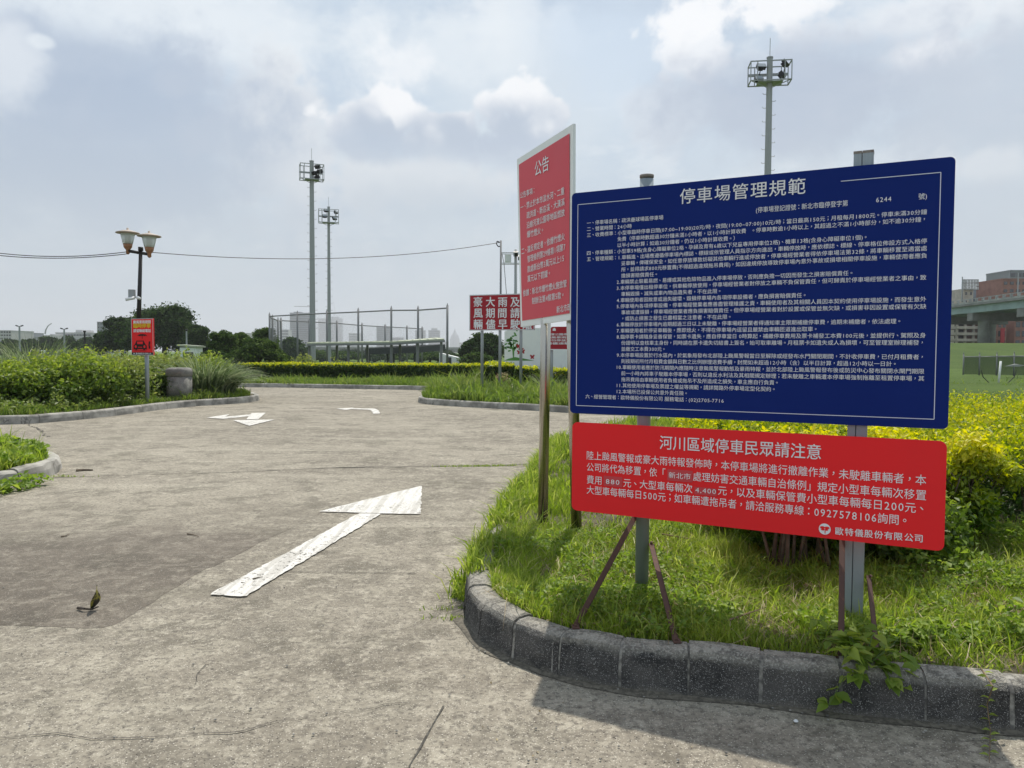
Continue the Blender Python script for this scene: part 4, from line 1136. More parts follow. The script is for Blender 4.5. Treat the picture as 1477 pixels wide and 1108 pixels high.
# ------------------------------------------------------------------ ball field fences and shelters
def netmat(name, col, cell, wire_w):
    t = NT(name); t.set(.7, .2, .3); t.color(col)
    mp = t.n('ShaderNodeMapping'); t.l(t.co, mp.inputs[0]); mp.inputs['Scale'].default_value = (1 / cell,) * 3
    sx = t.n('ShaderNodeSeparateXYZ'); t.l(mp.outputs[0], sx.inputs[0])
    fs = []
    hsum = t.math('ADD', sx.outputs[0], sx.outputs[1])
    for ax in (t.math('ADD', hsum, sx.outputs[2]), t.math('SUBTRACT', hsum, sx.outputs[2])):
        f = t.math('FRACT', ax); fs.append(t.math('LESS_THAN', f, wire_w))
    a = t.math('MAXIMUM', fs[0], fs[1]); t.l(a, t.bs.inputs['Alpha'])
netmat('ball_net', (.25, .26, .27), .05, .045)
netmat('chain_link', (.10, .11, .11), .10, .35)
netmat('dark_screen', (.02, .04, .03), .05, .45)
def net_fence(name, label, posts, Ys, mat='ball_net', pr_=.085, rail=.06, botrow=True):
    """posts: [(px, pytop)] at depths Ys"""
    o = thing(name, label, 'fence', (at(posts[0][0], 500, Ys[0]).x, Ys[0], 0))
    T = [at(px, py, Y) for (px, py), Y in zip(posts, Ys)]
    for t in T:
        m = MB(); m.tube((t.x, t.y, -.1), t + Vector((0, 0, .05)), pr_, n=8); m.tube(t + Vector((0, 0, .05)), t + Vector((0, 0, .2)), pr_ * .5, .03, n=6); m.build('post', 'fence_steel', o, True)
    for a, b in zip(T, T[1:]):
        m = MB(); m.tube(a - Vector((0, 0, .15)), b - Vector((0, 0, .15)), rail, n=6); m.build('rail', 'fence_steel', o, True)
        m = MB(); m.add([(a.x, a.y, .05), (b.x, b.y, .05), b - Vector((0, 0, .2)), a - Vector((0, 0, .2))], [(0, 1, 2, 3)]); m.build('net', mat, o)
    return o
rowA = [(388.7, 454), (428.9, 451.6), (471.5, 449.5), (516.7, 447.5), (564.4, 445), (603, 444.7), (645.3, 441.5)]
net_fence('ball_net_fence', 'tall front row of backstop netting on grey posts behind the far hedge', rowA, np.linspace(70, 57, 7))
rowB = [(405.3, 460.5), (446.2, 462.4), (485.8, 464.5), (522.2, 467.8), (555.5, 469.6), (587, 471.4), (609, 472.9)]
net_fence('ball_net_fence', 'lower rear row of backstop netting seen through the front row', rowB, np.linspace(80, 100, 7), pr_=.11)
net_fence('side_screen_fence', 'dark folded chain-link side screen at the left end of the backstop', [(388.7, 455), (393, 457), (401, 460.5), (405.3, 461)], [70, 72, 77, 80], mat='chain_link')
def shelter(name, label, corners, zr, posts, th, mat, pmat):
    cx = sum(p[0] for p in corners) / 4; cy = sum(p[1] for p in corners) / 4
    o = thing(name, label, 'shelter', (cx, cy, 0)); m = MB(); n = 4
    m.add([(p[0], p[1], z) for p, z in zip(corners, zr)] + [(p[0], p[1], z - th) for p, z in zip(corners, zr)], [(0, 1, 2, 3), (7, 6, 5, 4)] + [(i, 4 + i, 4 + (i + 1) % 4, (i + 1) % 4) for i in range(4)])
    m.build('roof', mat, o)
    for i in range(4):
        m = MB(); p_, q_ = Vector((*corners[i], zr[i] - th - .02)), Vector((*corners[(i + 1) % 4], zr[(i + 1) % 4] - th - .02)); m.bar(p_, q_, .1, .12); m.build('roof_beam', pmat, o)
    a, b = Vector((*corners[0], zr[0])), Vector((*corners[1], zr[1])); c_, d = Vector((*corners[2], zr[2])), Vector((*corners[3], zr[3]))
    m = MB(); k = 0
    for i in range(int((b - a).length / .6)):
        t = i / max(1, int((b - a).length / .6)); m.bar(a.lerp(b, t) + Vector((0, 0, .02)), d.lerp(c_, t) + Vector((0, 0, .02)), .05, .03)
    r_ = m.build('roof_rib', mat, o); r_['kind'] = 'stuff'
    for q, z in posts:
        m = MB(); m.bar((q[0], q[1], 0), (q[0], q[1], z), .16, .16); m.build('post', pmat, o)
    return o
la, ra = at(443, 494.8, 57), at(561.4, 493.0, 52)
shelter('dugout_shelter', 'long low shelter with pale green roof under the left masts', [(la.x, 57), (ra.x, 52), (ra.x - .3, 56.5), (la.x - .6, 61)], [la.z, ra.z, ra.z + .12, la.z + .1],
        [((at(x, 500, y).x, y), 2.05) for x, y in ((446, 57.5), (502.5, 55.2), (486, 59.5), (530, 58))], .14, 'roof_green', 'fence_steel')
la, ra = at(562, 493.0, 51.9), at(641, 488.6, 49.5)
shelter('dugout_shelter', 'right shelter wing with pale green roof tilting up to the right', [(la.x, 51.9), (ra.x, 49.5), (ra.x - .9, 54), (la.x - .3, 56.4)], [la.z, ra.z, ra.z + .16, la.z + .12],
        [((at(x, 500, y).x, y), 2.2) for x, y in ((564.5, 52.2), (577, 54.5), (602, 51), (636.5, 50))], .14, 'roof_green', 'fence_steel')
la, ra = at(527, 503, 75), at(602, 500.0, 72)
shelter('players_shelter', 'dark open shelter behind the pale green roofed one', [(la.x, 75), (ra.x, 72), (ra.x + 2, 79), (la.x + 2, 82)], [la.z, ra.z, ra.z + .3, la.z + .3],
        [((at(x, 500, y).x, y), 1.8) for x, y in ((532, 76), (559, 75), (568, 74.5), (598, 73))], .5, 'shade_dark', 'shade_dark')
m = MB(); b0 = at(536, 514.5, 76); b1 = at(562, 514.5, 76); m.bar(b0, b1, .1, .15)
for t_ in (0, .5, 1): q = b0.lerp(b1, t_); m.bar((q.x, q.y, 0), q, .08, .08)
tag(m.build('players_bench', 'painted_grey'), 'plain grey rail bench inside the dark shelter', 'bench')
# right-hand field: low dark screens and a training post with two bowed rods
T = [(1390, 512), (1413, 512), (1438, 511.5), (1463, 511), (1500, 511)]
net_fence('field_screen_fence', 'low dark green mesh screens on the grass beyond the golden hedge', T, [56, 56, 55.5, 55, 54.5], mat='dark_screen', pr_=.05, rail=.05)
tp = G(1440, 556); tt = at(1443.5, 521, tp.y)
tr = thing('training_net_post', 'leaning white pole with two bowed black rods on the right-hand lawn', 'pole', tp)
m = MB(); m.tube(tp, tt, .05, n=10); m.build('pole', 'white_paint', tr, True)
for s_ in (-1, 1):
    m = MB(); m.path([tp + Vector((s_ * .1, 0, .05)), tp + Vector((s_ * .45, 0, .12)), tp + Vector((s_ * .75, 0, .4)), tp + Vector((s_ * .85, 0, .75))], .02, n=6); m.build('bowed_rod', 'wire', tr)
m = MB(); q0 = at(1449, 528.5, 45); q1 = at(1480, 527, 45)
m.add([q0, at(1464, 525.5, 45), q1, at(1470, 529, 45), q0 + Vector((.2, .6, -.05)), at(1464, 525, 46), q1 + Vector((.2, .6, .0)), at(1470, 528.7, 46)], [(0, 1, 5, 4), (1, 2, 6, 5), (0, 3, 2, 1)])
tag(m.build('tarpaulin', 'concrete_pale'), 'pale crumpled sheet hanging by the dark screens on the right', 'tarpaulin')

# ------------------------------------------------------------------ concrete litter pillar
bp_ = G(259, 577, .15)
bn = thing('stone_pillar', 'squat round-edged grey washed-stone pillar with a grooved cap beside the left hedge', 'pillar', bp_)
m = MB()
def rsq(mb, prof, c_, n=32, pw=.55):
    vs = []
    for r, z in prof:
        for k in range(n):
            t = 2 * math.pi * k / n; cx, sx = math.cos(t), math.sin(t)
            vs.append((c_[0] + r * math.copysign(abs(cx) ** pw, cx), c_[1] + r * math.copysign(abs(sx) ** pw, sx), c_[2] + z))
    fs = [(i * n + k, i * n + (k + 1) % n, (i + 1) * n + (k + 1) % n, (i + 1) * n + k) for i in range(len(prof) - 1) for k in range(n)]
    fs += [tuple(reversed(range(n))), tuple(range((len(prof) - 1) * n, len(prof) * n))]
    return mb.add(vs, fs)
rsq(m, [(.285, -.03), (.285, .62)], bp_); m.build('shaft', 'washed_stone', bn, True)
m = MB(); rsq(m, [(.275, .615), (.275, .64), (.30, .645), (.30, .78), (.28, .83), (.22, .86), (.0, .865)], bp_); m.build('cap', 'washed_stone', bn, True)

# ------------------------------------------------------------------ small lights and boxes in the far left
def twin_lamp(px, ytop, Y, label, col='painted_grey', single=False):
    t = at(px, ytop, Y); o = thing('field_lamp', label, 'street lamp', (t.x, Y, 0))
    m = MB(); m.tube((t.x, Y, 0), t, .16 * Y / 120, .12 * Y / 120, 8); m.build('pole', col, o)
    w = 4.2 * Y / 700 * 5 if not single else 0
    k = Y / 1110
    for s_ in ((-1, 1) if not single else (0,)):
        m = MB()
        if single: m.lathe([(.5 * k, -2 * k), (1.6 * k, 0), (2.2 * k, 1.5 * k), (1 * k, 2 * k)], t, 10)
        else:
            m.bar(t, t + Vector((s_ * 3.6 * k, 0, .6 * k)), 1 * k, .7 * k); m.box(t.x + s_ * 3.8 * k, Y, t.z + 1.0 * k, 3.2 * k, 1.5 * k, 1.5 * k, rot=Matrix.Rotation(s_ * -.3, 3, 'Y'))
        m.build('lamp_head', 'floodlight_black', o)
twin_lamp(28, 471, 90, 'twin-headed grey light nearest the left edge above the reeds')
twin_lamp(92.5, 475, 85, 'twin-headed pale light left of the round dark park lamp')
twin_lamp(122, 479, 60, 'short dark park lamp left of the umbrella sign', 'dark_metal', True)
twin_lamp(269, 477, 80, 'small lamp standing before the big round tree', 'painted_grey', True)
for px, py, lab in ((62.5, 508.5, 'left'), (116.5, 510, 'right')):
    Y = 130; t = at(px, py, Y); o = thing('gantry_sign', 'small white road sign plate on a cantilever arm over the far road, %s one' % lab, 'road sign', (t.x, Y, 0), 'far road sign plates')
    m = MB(); m.box(t.x, Y, t.z, .8, .08, .8); m.build('plate', 'white_panel', o)
    m = MB(); s_ = 1 if lab == 'left' else -1
    m.bar((t.x + s_ * .4, Y + .1, t.z), (t.x + s_ * 1.4, Y + .1, t.z), .1, .1); m.bar((t.x + s_ * 1.4, Y + .1, t.z), (t.x + s_ * 1.4, Y + .1, 0), .12, .12); m.build('arm', 'painted_grey', o)
# pale kiosk left, white tent right
t = at(276, 505, 75); o = thing('garden_kiosk', 'small pale green roofed kiosk before the big round tree', 'kiosk', (t.x, 75, 0))
m = MB(); m.box(t.x, 75, .9, 1.6, 1.5, 1.8); m.build('wall', 'white_panel', o)
m = MB(); m.box(t.x, 75, 1.95, 2.0, 2, .16, rot=Matrix.Rotation(.06, 3, 'Y')); m.build('roof', 'roof_green', o)
m = MB(); m.box(t.x, 74.2, .95, 1.0, .06, .8); m.build('window', 'window_dark', o)
t = at(652, 520, 90); o = thing('event_tent', 'small white pitched tent beside the dark round tree at centre', 'tent', (t.x, 90, 0))
m = MB(); m.add([(t.x - 1.4, 89, 0), (t.x + 1.5, 89, 0), (t.x + 1.5, 92, 0), (t.x - 1.4, 92, 0), (t.x - 1.4, 89, 1.4), (t.x + 1.5, 89, .7), (t.x + 1.5, 92, .7), (t.x - 1.4, 92, 1.4)], [(0, 1, 5, 4), (1, 2, 6, 5), (2, 3, 7, 6), (3, 0, 4, 7), (4, 5, 6, 7)]); m.build('canopy', 'white_paint', o)
m = MB(); m.box(t.x - .3, 88.97, .45, .6, .04, .9); m.build('opening_shade', 'shade_dark', o)  # solid dark panel, painted as the shade inside the tent

# ------------------------------------------------------------------ viaduct, dyke and buildings at the right
m = MB()
m.add([(30, 82, -.02), (420, 74, -.02), (420, 105, 3.3), (30, 118, 3.3), (30, 300, 3.4), (420, 300, 3.4), (20, 118, -.02), (20, 300, -.02)],
      [(0, 1, 2, 3), (3, 2, 5, 4), (0, 3, 6), (3, 4, 7, 6)])
tag(m.build('dyke', 'dyke_grass'), kind='structure')
va = thing('viaduct', 'elevated road with teal girders on concrete piers behind the right end of the board', 'viaduct', (82, 135, 3.3))
d0 = at(1375, 446.5, 150); d1 = at(1477, 438.5, 127)
dv = Vector((d1.x - d0.x, d1.y - d0.y, 0)).normalized(); nv = Vector((-dv.y, dv.x, 0)); 
if nv.x < 0: nv = -nv
S_, E_ = d0 - dv * 170, d1 + dv * 60
zg = (d0.z + d1.z) / 2
def along(off, z0, z1, th, name, mat, a=S_, b=E_):
    m = MB(); p = Vector((a.x, a.y, 0)) + nv * off; q = Vector((b.x, b.y, 0)) + nv * off
    m.add([(v.x + nv.x * t, v.y + nv.y * t, z) for z in (z0, z1) for v, t in ((p, 0), (q, 0), (q, th), (p, th))],
          [(3, 2, 1, 0), (4, 5, 6, 7), (0, 1, 5, 4), (1, 2, 6, 5), (2, 3, 7, 6), (3, 0, 4, 7)]); return m.build(name, mat, va)
along(0, zg + .55, zg + .95, 17, 'deck', 'concrete_dirty')
along(.6, zg - .75, zg + .55, .4, 'girder', 'girder_teal'); along(5.6, zg - .75, zg + .55, .4, 'girder', 'girder_teal'); along(10.8, zg - .75, zg + .55, .4, 'girder', 'girder_teal'); along(16, zg - .75, zg + .55, .4, 'girder', 'girder_teal')
along(0, zg + .95, zg + 1.25, .25, 'parapet', 'concrete_pale'); along(0.05, zg + 1.75, zg + 1.85, .12, 'parapet_rail', 'painted_grey'); along(16.7, zg + .95, zg + 1.9, .3, 'parapet', 'concrete_pale')
L = (E_ - S_).length
for k in range(int(L / 2.2)):
    p = S_ + dv * (k * 2.2) + nv * .1
    if 110 < p.y < 175:
        m = MB(); m.box(p.x, p.y, zg + 1.5, .35, .35, .55); m.build('parapet_post', 'concrete_pale', va)
for px, Y in ((1379, 152), (1403, 143), (1459.5, 131)):
    pass
def viap(t):
    p = Vector((d0.x, d0.y, 0)) + dv * t; return p
for k, t in enumerate((-60, -36, -12, 5, 21, 40, 64)):
    p = viap(t)
    for off, rr in ((3.2, 1.0), (13.4, 1.0)):
        q = p + nv * off; m = MB(); m.lathe([(rr, 0), (rr, zg - 2.4 - 3.2), (rr * 1.15, zg - 2.2 - 3.2)], (q.x, q.y, 3.2), 18); m.build('pier', 'concrete_pale', va, True)
    a, b = p + nv * .6, p + nv * 16.4; m = MB(); m.bar((a.x, a.y, zg - 1.5), (b.x, b.y, zg - 1.5), 2.0, 1.45); m.build('pier_cap', 'concrete_dirty', va)
p = viap(18); 
m = MB(); a_ = at(1387, 440, 140)
m.tube((a_.x, a_.y, zg + 1), (a_.x, a_.y, zg + 5.5), .09, n=6); tag(m.build('bridge_lamp_pole', 'painted_grey'), 'thin lamp pole standing on the viaduct by the billboard', 'pole')
a_ = at(1468, 420, 130); m = MB(); m.tube((a_.x, a_.y, zg + 1), (a_.x, a_.y, zg + 5.2), .09, n=6); tag(m.build('bridge_lamp_pole', 'painted_grey'), 'thin lamp pole on the viaduct before the brick building', 'pole')

WINMESH = {}
def building(name, label, px0, px1, ptop, Y, mat, floors, cols, depth=12, base=0.0, winmat='window_dark', wfrac=(.6, .5), cat='building', singles=True, group=None, roofbox=None, bands=False):
    a, b = at(px0, ptop, Y), at(px1, ptop, Y); W = b.x - a.x; H = a.z - base
    o = thing(name, label, cat, ((a.x + b.x) / 2, Y, base), group)
    m = MB(); m.box((a.x + b.x) / 2, Y + depth / 2, base + H / 2, W, depth, H); m.build('wall', mat, o)
    m = MB(); m.box((a.x + b.x) / 2, Y + depth / 2, base + H + H * .008, W * 1.02, depth * 1.02, H * .02); m.build('parapet', mat, o)
    if roofbox:
        m = MB(); q0, q1 = at(roofbox[0], roofbox[2], Y), at(roofbox[1], roofbox[2], Y); m.box((q0.x + q1.x) / 2, Y + depth / 2, (base + H + q0.z) / 2, q1.x - q0.x, depth * .5, q0.z - base - H); m.build('roof_house', mat, o)
    if bands:
        m = MB()
        for f in range(floors):
            z = base + H * (f + .55) / floors; m.box((a.x + b.x) / 2, Y - .02 * Y / 500, z, W * .94, .4 * Y / 500, H / floors * wfrac[1])
        for c_ in range(cols + 1): pass
        w = m.build('window_band', winmat, o); w['kind'] = 'stuff'
    elif floors:
        ww, wh = W / cols * wfrac[0], H / floors * wfrac[1]; key = (round(ww, 2), round(wh, 2), winmat)
        if key not in WINMESH:
            mm = MB(); mm.box(0, 0, 0, ww, .25, wh); me = mm.mesh('window'); me.materials.append(MAT[winmat])
            WINMESH[key] = me
        for f in range(floors):
            for c_ in range(cols):
                w = bpy.data.objects.new('window', WINMESH[key]); COL.objects.link(w); w.parent = o
                w.location = (a.x + W * (c_ + .5) / cols - (a.x + b.x) / 2, -.02, H * (f + .55) / floors)
    return o
BB = 3.3
building('brick_apartment', 'red brick block above the viaduct at the right edge', 1446, 1500, 403.5, 215, 'brick_red', 9, 6, base=BB, wfrac=(.55, .4))
building('glass_office', 'grey glass-topped block behind the brick block at the right edge', 1457, 1500, 391.5, 240, 'tower_grey', 10, 5, base=BB, wfrac=(.8, .5))
building('green_office', 'squat grey-green block left of the brick block above the viaduct', 1425, 1449, 417, 225, 'tower_glass', 7, 4, base=BB, wfrac=(.7, .45), roofbox=(1431, 1434, 415))
building('beige_building', 'pinkish beige building carrying the billboard frame', 1390, 1404, 418, 220, 'beige_wall', 7, 2, base=BB, wfrac=(.35, .35))
building('low_grey_building', 'low pale building just above the viaduct rail left of the green block', 1372, 1427, 431, 235, 'tower_pale', 6, 7, base=BB, wfrac=(.5, .4))
o = thing('parking_deck', 'beige open-sided parking building seen under the viaduct', 'building', (at(1405, 480, 200).x, 200, BB))
for k in range(4):
    z0 = at(1400, 492.5 - k * 9, 200).z; a, b = at(1381, 480, 200), at(1431, 480, 200)
    m = MB(); m.box((a.x + b.x) / 2, 205, z0 + .35, b.x - a.x, 10, .7); m.build('floor_slab', 'beige_wall', o)
for px in (1382, 1394, 1406, 1418, 1430):
    t = at(px, 480, 200); m = MB(); m.box(t.x, 200.6, (BB + at(px, 462, 200).z) / 2, .5, .5, at(px, 462, 200).z - BB); m.build('column', 'beige_wall', o)
a, b = at(1381, 480, 206), at(1431, 480, 206); m = MB(); m.box((a.x + b.x) / 2, 207.2, (BB + at(1400, 462, 206).z) / 2, b.x - a.x, .5, at(1400, 462, 206).z - BB); m.build('back_wall', 'shade_dark', o)  # wall coloured near black as the shade between the open floors
building('brick_shops', 'brick fronts with dark glass seen under the viaduct near the right pier', 1432, 1452, 462, 195, 'brick_red', 3, 3, base=BB, wfrac=(.5, .6))
building('dark_brick_shops', 'dark brick fronts at the right edge under the viaduct', 1464, 1500, 462, 195, 'brick_red', 3, 4, base=BB, wfrac=(.65, .6))
m = MB(); a = at(1446, 484, 194); m.box(a.x, 194, a.z, .9, .3, 3.6); tag(m.build('shop_sign', 'red_dark'), 'narrow upright red shop sign under the viaduct', 'sign')
bbd = thing('billboard_frame', 'empty steel billboard lattice standing on the beige roof', 'billboard', (at(1399, 418, 219).x, 219, at(1399, 418, 219).z))
for r_ in range(3):
    for c_ in range(6):
        a = at(1389.5 + c_ * 4.1, 405.8 + r_ * 5, 219); m = MB(); m.box(a.x, 219, a.z, .66, .1, .8); m.build('panel', 'tower_pale', bbd)
m = MB()
for x in (1388, 1392, 1402, 1411): m.bar(at(x, 403.5, 219.2), at(x, 418.3, 219.2), .14, .14)
for y in (403.5, 408.3, 413, 418): m.bar(at(1387.5, y, 219.2), at(1411.5, y, 219.2), .14, .14)
m.bar(at(1388, 410, 219.4), at(1388, 436, 219.4), .2, .2)
m.build('frame', 'dark_metal', bbd)

# far skyline
building('glass_tower', 'broad blue-grey tower with a crane on top behind the left mast', 418, 447, 452, 2090, 'tower_glass', 18, 6, 40, bands=True, roofbox=(422, 432, 449.5))
building('glass_tower', 'wide dark glass tower just right of the shorter mast', 459, 493, 460, 4840, 'tower_glass', 16, 6, 40, bands=True, roofbox=(478, 488, 457))
building('office_tower', 'dark square tower behind the middle of the backstop', 543, 563, 472.5, 2750, 'tower_glass', 12, 5, 40, bands=True)
building('office_block', 'low pale block between the glass towers and the dark square tower', 503, 518, 481, 3300, 'tower_pale', 8, 4, 40, bands=True)
building('twin_apartment_tower', 'pale stepped tower, left one of the hazy twins right of the shelter', 599, 613, 477, 3300, 'tower_grey', 12, 4, 30, bands=True, roofbox=(602, 610, 473.5), group='hazy twin towers')
building('twin_apartment_tower', 'pale stepped tower, right one of the hazy twins right of the shelter', 618, 634, 477, 3300, 'tower_grey', 12, 4, 30, bands=True, roofbox=(622, 630, 473.5), group='hazy twin towers')
t = at(655.5, 474, 4840); b0 = at(650.5, 490, 4840); b1 = at(660.5, 490, 4840); w = (b1.x - b0.x)
o = thing('spired_skyscraper', 'faint hazy skyscraper with a pointed top far off at centre', 'skyscraper', (t.x, 4840, 0))
m = MB(); m.lathe([(w * .72, 0), (w * .72, b0.z), (w * .5, at(655, 484, 4840).z), (w * .18, at(655, 479.5, 4840).z), (w * .03, t.z)], (t.x, 4873, 0), 4); m.build('shaft', 'tower_grey', o)
m = MB()
for k in range(10): m.box(t.x, 4873, b0.z * (k + .5) / 10, w * 1.03, w * 1.03, b0.z * .03)
q = m.build('ledge', 'tower_pale', o); q['kind'] = 'stuff'
building('office_block', 'low hazy block just left of the pointed skyscraper', 636, 647, 493, 3740, 'tower_pale', 4, 3, 30, bands=True)
building('office_block', 'low hazy block just right of the pointed skyscraper', 662, 672, 494, 3740, 'tower_pale', 4, 3, 30, bands=True)
building('office_block', 'small grey block beside the broad tower behind the side screen', 406, 416, 476, 1980, 'tower_pale', 8, 3, 30, bands=True)
building('office_block', 'low block under the crossbeam right of the dark square tower', 566, 582, 487, 3300, 'tower_pale', 5, 4, 30, bands=True)
building('apartment_block', 'pale apartment block with rows of windows at the left edge', -14, 16, 477, 420, 'tower_pale', 7, 8, 20, wfrac=(.55, .5))
building('apartment_block', 'stepped grey block behind the left twin-headed light', 23, 33, 480, 450, 'tower_grey', 6, 3, 20, roofbox=None)
building('low_block', 'low grey wing right of the stepped grey block', 33, 45, 486, 452, 'tower_grey', 4, 4, 20)
building('stadium_block', 'pale low building with curved mast far left', 58, 76, 484, 500, 'tower_pale', 3, 5, 30, roofbox=(62, 70, 481.5))
building('exhibition_hall', 'wide pale hall with a roof box left of the round tree', 80, 131, 480, 520, 'tower_pale', 4, 12, 30, wfrac=(.8, .25), roofbox=(100, 109, 475.5))
building('grey_tower_block', 'tall grey block rising left out of the round tree', 140, 156, 465, 400, 'tower_grey', 9, 4, 20, wfrac=(.4, .3), roofbox=(153, 162, 461))
building('office_block', 'pale block peeking over trees right of the big round tree', 340, 353, 480.5, 500, 'tower_pale', 4, 3, 20)
m = MB(); m.path([at(65, 482, 500), at(66, 476, 500), at(69.5, 470, 500), at(74.5, 466.5, 500)], .5, .25, 5); tag(m.build('curved_mast', 'mast_grey'), 'curved leaning mast on the pale low building far left', 'mast')
def crane(px, pyb, pyt, Y, j0, j1, label, lean=0):
    b, t = at(px, pyb, Y), at(px, pyt, Y); o = thing('tower_crane', label, 'crane', b); m = MB(); m.bar(b, t, 2.0, 2.0); m.build('mast', 'tower_grey', o)
    m = MB(); m.bar(at(px + j0, pyt + 1 - lean, Y), at(px + j1, pyt + 1.5 + lean * .3, Y), 1.5, 1.5); m.build('jib', 'tower_grey', o)
    m = MB(); m.box(*at(px + j1, pyt + 3, Y), 3, 3, 3); m.build('counterweight', 'tower_grey', o)
crane(447.5, 452, 441, 2090, -23, 2, 'tower crane with a long jib on the broad blue-grey tower')
crane(483, 457, 447, 4840, -2, 1, 'crane with a steep raised jib on the wide glass tower', 13)
# far bridge across the whole middle distance
fb = thing('river_bridge', 'long low grey road bridge across the far distance below the skyline', 'bridge', (0, 640, 0))
zz0, zz1 = at(600, 508.5, 640).z, at(600, 502.5, 640).z
m = MB(); m.box(-20, 640, (zz0 + zz1) / 2, 520, 14, zz1 - zz0); m.build('deck', 'concrete_dirty', fb)
m = MB(); m.box(-20, 632.8, zz1 + .5, 520, .3, 1.1); m.build('parapet', 'concrete_pale', fb)
for k in range(14):
    m = MB(); m.box(-270 + k * 38, 640, zz0 / 2, 2.4, 9, zz0 + .2); m.build('pier', 'concrete_dirty', fb)

# ------------------------------------------------------------------ trees
def tree(px, ptop, wpx, Y, label, mat='tree_leaf', n=5200, leaf=None, zb=.0, squash=1.0, name='round_tree', clumps=26, seed=0, group=None):
    t = at(px, ptop, Y); H = t.z; W = wpx / F * Y; X = t.x
    r = np.random.default_rng(100 + seed + int(px * 3))
    o = thing(name, label, 'tree', (X, Y, zb), group)
    leaf = leaf or max(.16, Y * .0028)
    cz0 = H * .28; C = []
    # dome of clumps: widest low, irregular outline
    for k in range(clumps):
        u = r.random() ** .8; a = r.random() * 2 * math.pi
        zc = cz0 + (H - cz0) * u * .88; env = math.sqrt(max(.05, 1 - (u * .92) ** 2)); rr = env * W / 2 * r.uniform(.35, .85)
        s = W * r.uniform(.11, .19) * (1.1 - .3 * u); C.append((X + rr * math.cos(a), Y + rr * math.sin(a) * .8, zc, s, s, min(s * .75, H * .24)))
    C.append((X, Y, cz0 + (H - cz0) * .45, W * .33, W * .3, (H - cz0) * .42)); C.append((X, Y, H - W * .06, W * .10, W * .1, W * .06))
    parts = []; tot = sum(c_[3] * c_[5] for c_ in C)
    for c_ in C:
        m_ = max(30, int(n * c_[3] * c_[5] / tot)); v = norm(r.normal(size=(m_, 3))); rad = (.70 + .55 * r.random(m_) ** 1.7)[:, None]
        P_ = v * rad * np.array(c_[3:6]) + np.array(c_[:3]); P_ = P_[P_[:, 2] > H * .08]
        if not len(P_): continue
        o_ = v[:len(P_)]; parts.append(leaves(P_, leaf, up=.5, aspect=.8, out=o_, outw=.7, rnd=np.clip(r.normal(.45 + .1 * r.normal(), .22, len(P_)), 0, 1)))
        # an inner mass of larger leaves keeps the clump closed
        k_ = m_ // 3; v = norm(r.normal(size=(k_, 3))) * .55; P_ = v * np.array(c_[3:6]) + np.array(c_[:3]); P_ = P_[P_[:, 2] > H * .08]
        if len(P_): parts.append(leaves(P_, leaf * 2.0, up=.2, aspect=.9, rnd=r.random(len(P_)) * .4))
    np_obj('crown', parts, mat, o)
    m = MB(); m.tube((X, Y, zb - .1), (X, Y, H * .45), W * .022 + .1, W * .012 + .06, 9); m.build('trunk', 'bark_dark', o, True)
    for k in range(4):
        a = k * 1.6 + r.random(); m = MB(); m.path([(X, Y, H * (.25 + .05 * k)), (X + math.cos(a) * W * .14, Y + math.sin(a) * W * .14, H * .5), (X + math.cos(a) * W * .25, Y + math.sin(a) * W * .2, H * .65)], W * .01 + .05, .04, 6); m.build('limb', 'bark_dark', o, True)
    return o
tree(236, 441, 118, 110, 'huge round dark tree crown at left, highest point of the tree group', n=9000, clumps=44, seed=1)
tree(176, 457, 74, 114, 'dark tree forming the left shoulder of the huge round one', n=6000, clumps=30, seed=2)
tree(283, 468, 52, 106, 'dark tree forming the right shoulder of the huge round one', n=4500, seed=3)
tree(150, 480, 46, 118, 'low dark tree at the left foot of the round tree group', n=3000, seed=4)
tree(322, 476, 54, 62, 'mid green spreading tree between the reeds and the masts, left one', 'tree_leaf_mid', n=4500, seed=5)
tree(348, 480, 46, 66, 'mid green spreading tree left of the backstop end, middle one', 'tree_leaf_mid', n=4500, seed=6)
tree(384, 473, 50, 76, 'dark green tree rising behind the left end of the backstop', 'tree_leaf_mid', n=4500, seed=7)
tree(372, 489, 70, 58, 'broad low green tree directly left of the mast foot', 'tree_leaf_mid', n=5500, seed=8)
tree(424, 487, 46, 105, 'dark tree seen through the netting left of the tall mast', n=3500, seed=9)
tree(700, 481, 62, 100, 'dark round tree behind the storm sign posts', n=6500, clumps=34, seed=10)
tree(676, 492, 34, 98, 'low dark tree at the left foot of the one behind the storm sign', n=3000, seed=11)
tree(806, 499, 60, 110, 'low dark tree seen between the stainless poles and blue board', n=3000, seed=12)
tree(742, 488, 40, 120, 'dark tree behind the mural board', n=2500, seed=13)
for k, (px, tp_, w_) in enumerate([(-12, 491, 40), (14, 490, 34), (42, 490, 38), (70, 487, 44), (98, 486, 40), (124, 487, 34), (60, 497, 40), (110, 495, 40), (10, 498, 40)]):
    tree(px, tp_, w_, 230 if tp_ < 493 else 170, 'tree in the far dark treeline, %s' % ('leftmost at the frame edge', 'second from the left edge', 'below the grey stepped block', 'below the curved mast', 'below the wide pale hall', 'right end, next to the round tree', 'lower row behind the left road sign plate', 'lower row behind the right road sign plate', 'lower row behind the reeds')[k],
         n=1600, clumps=16, seed=20 + k, group='far treeline at the left', name='treeline_tree')
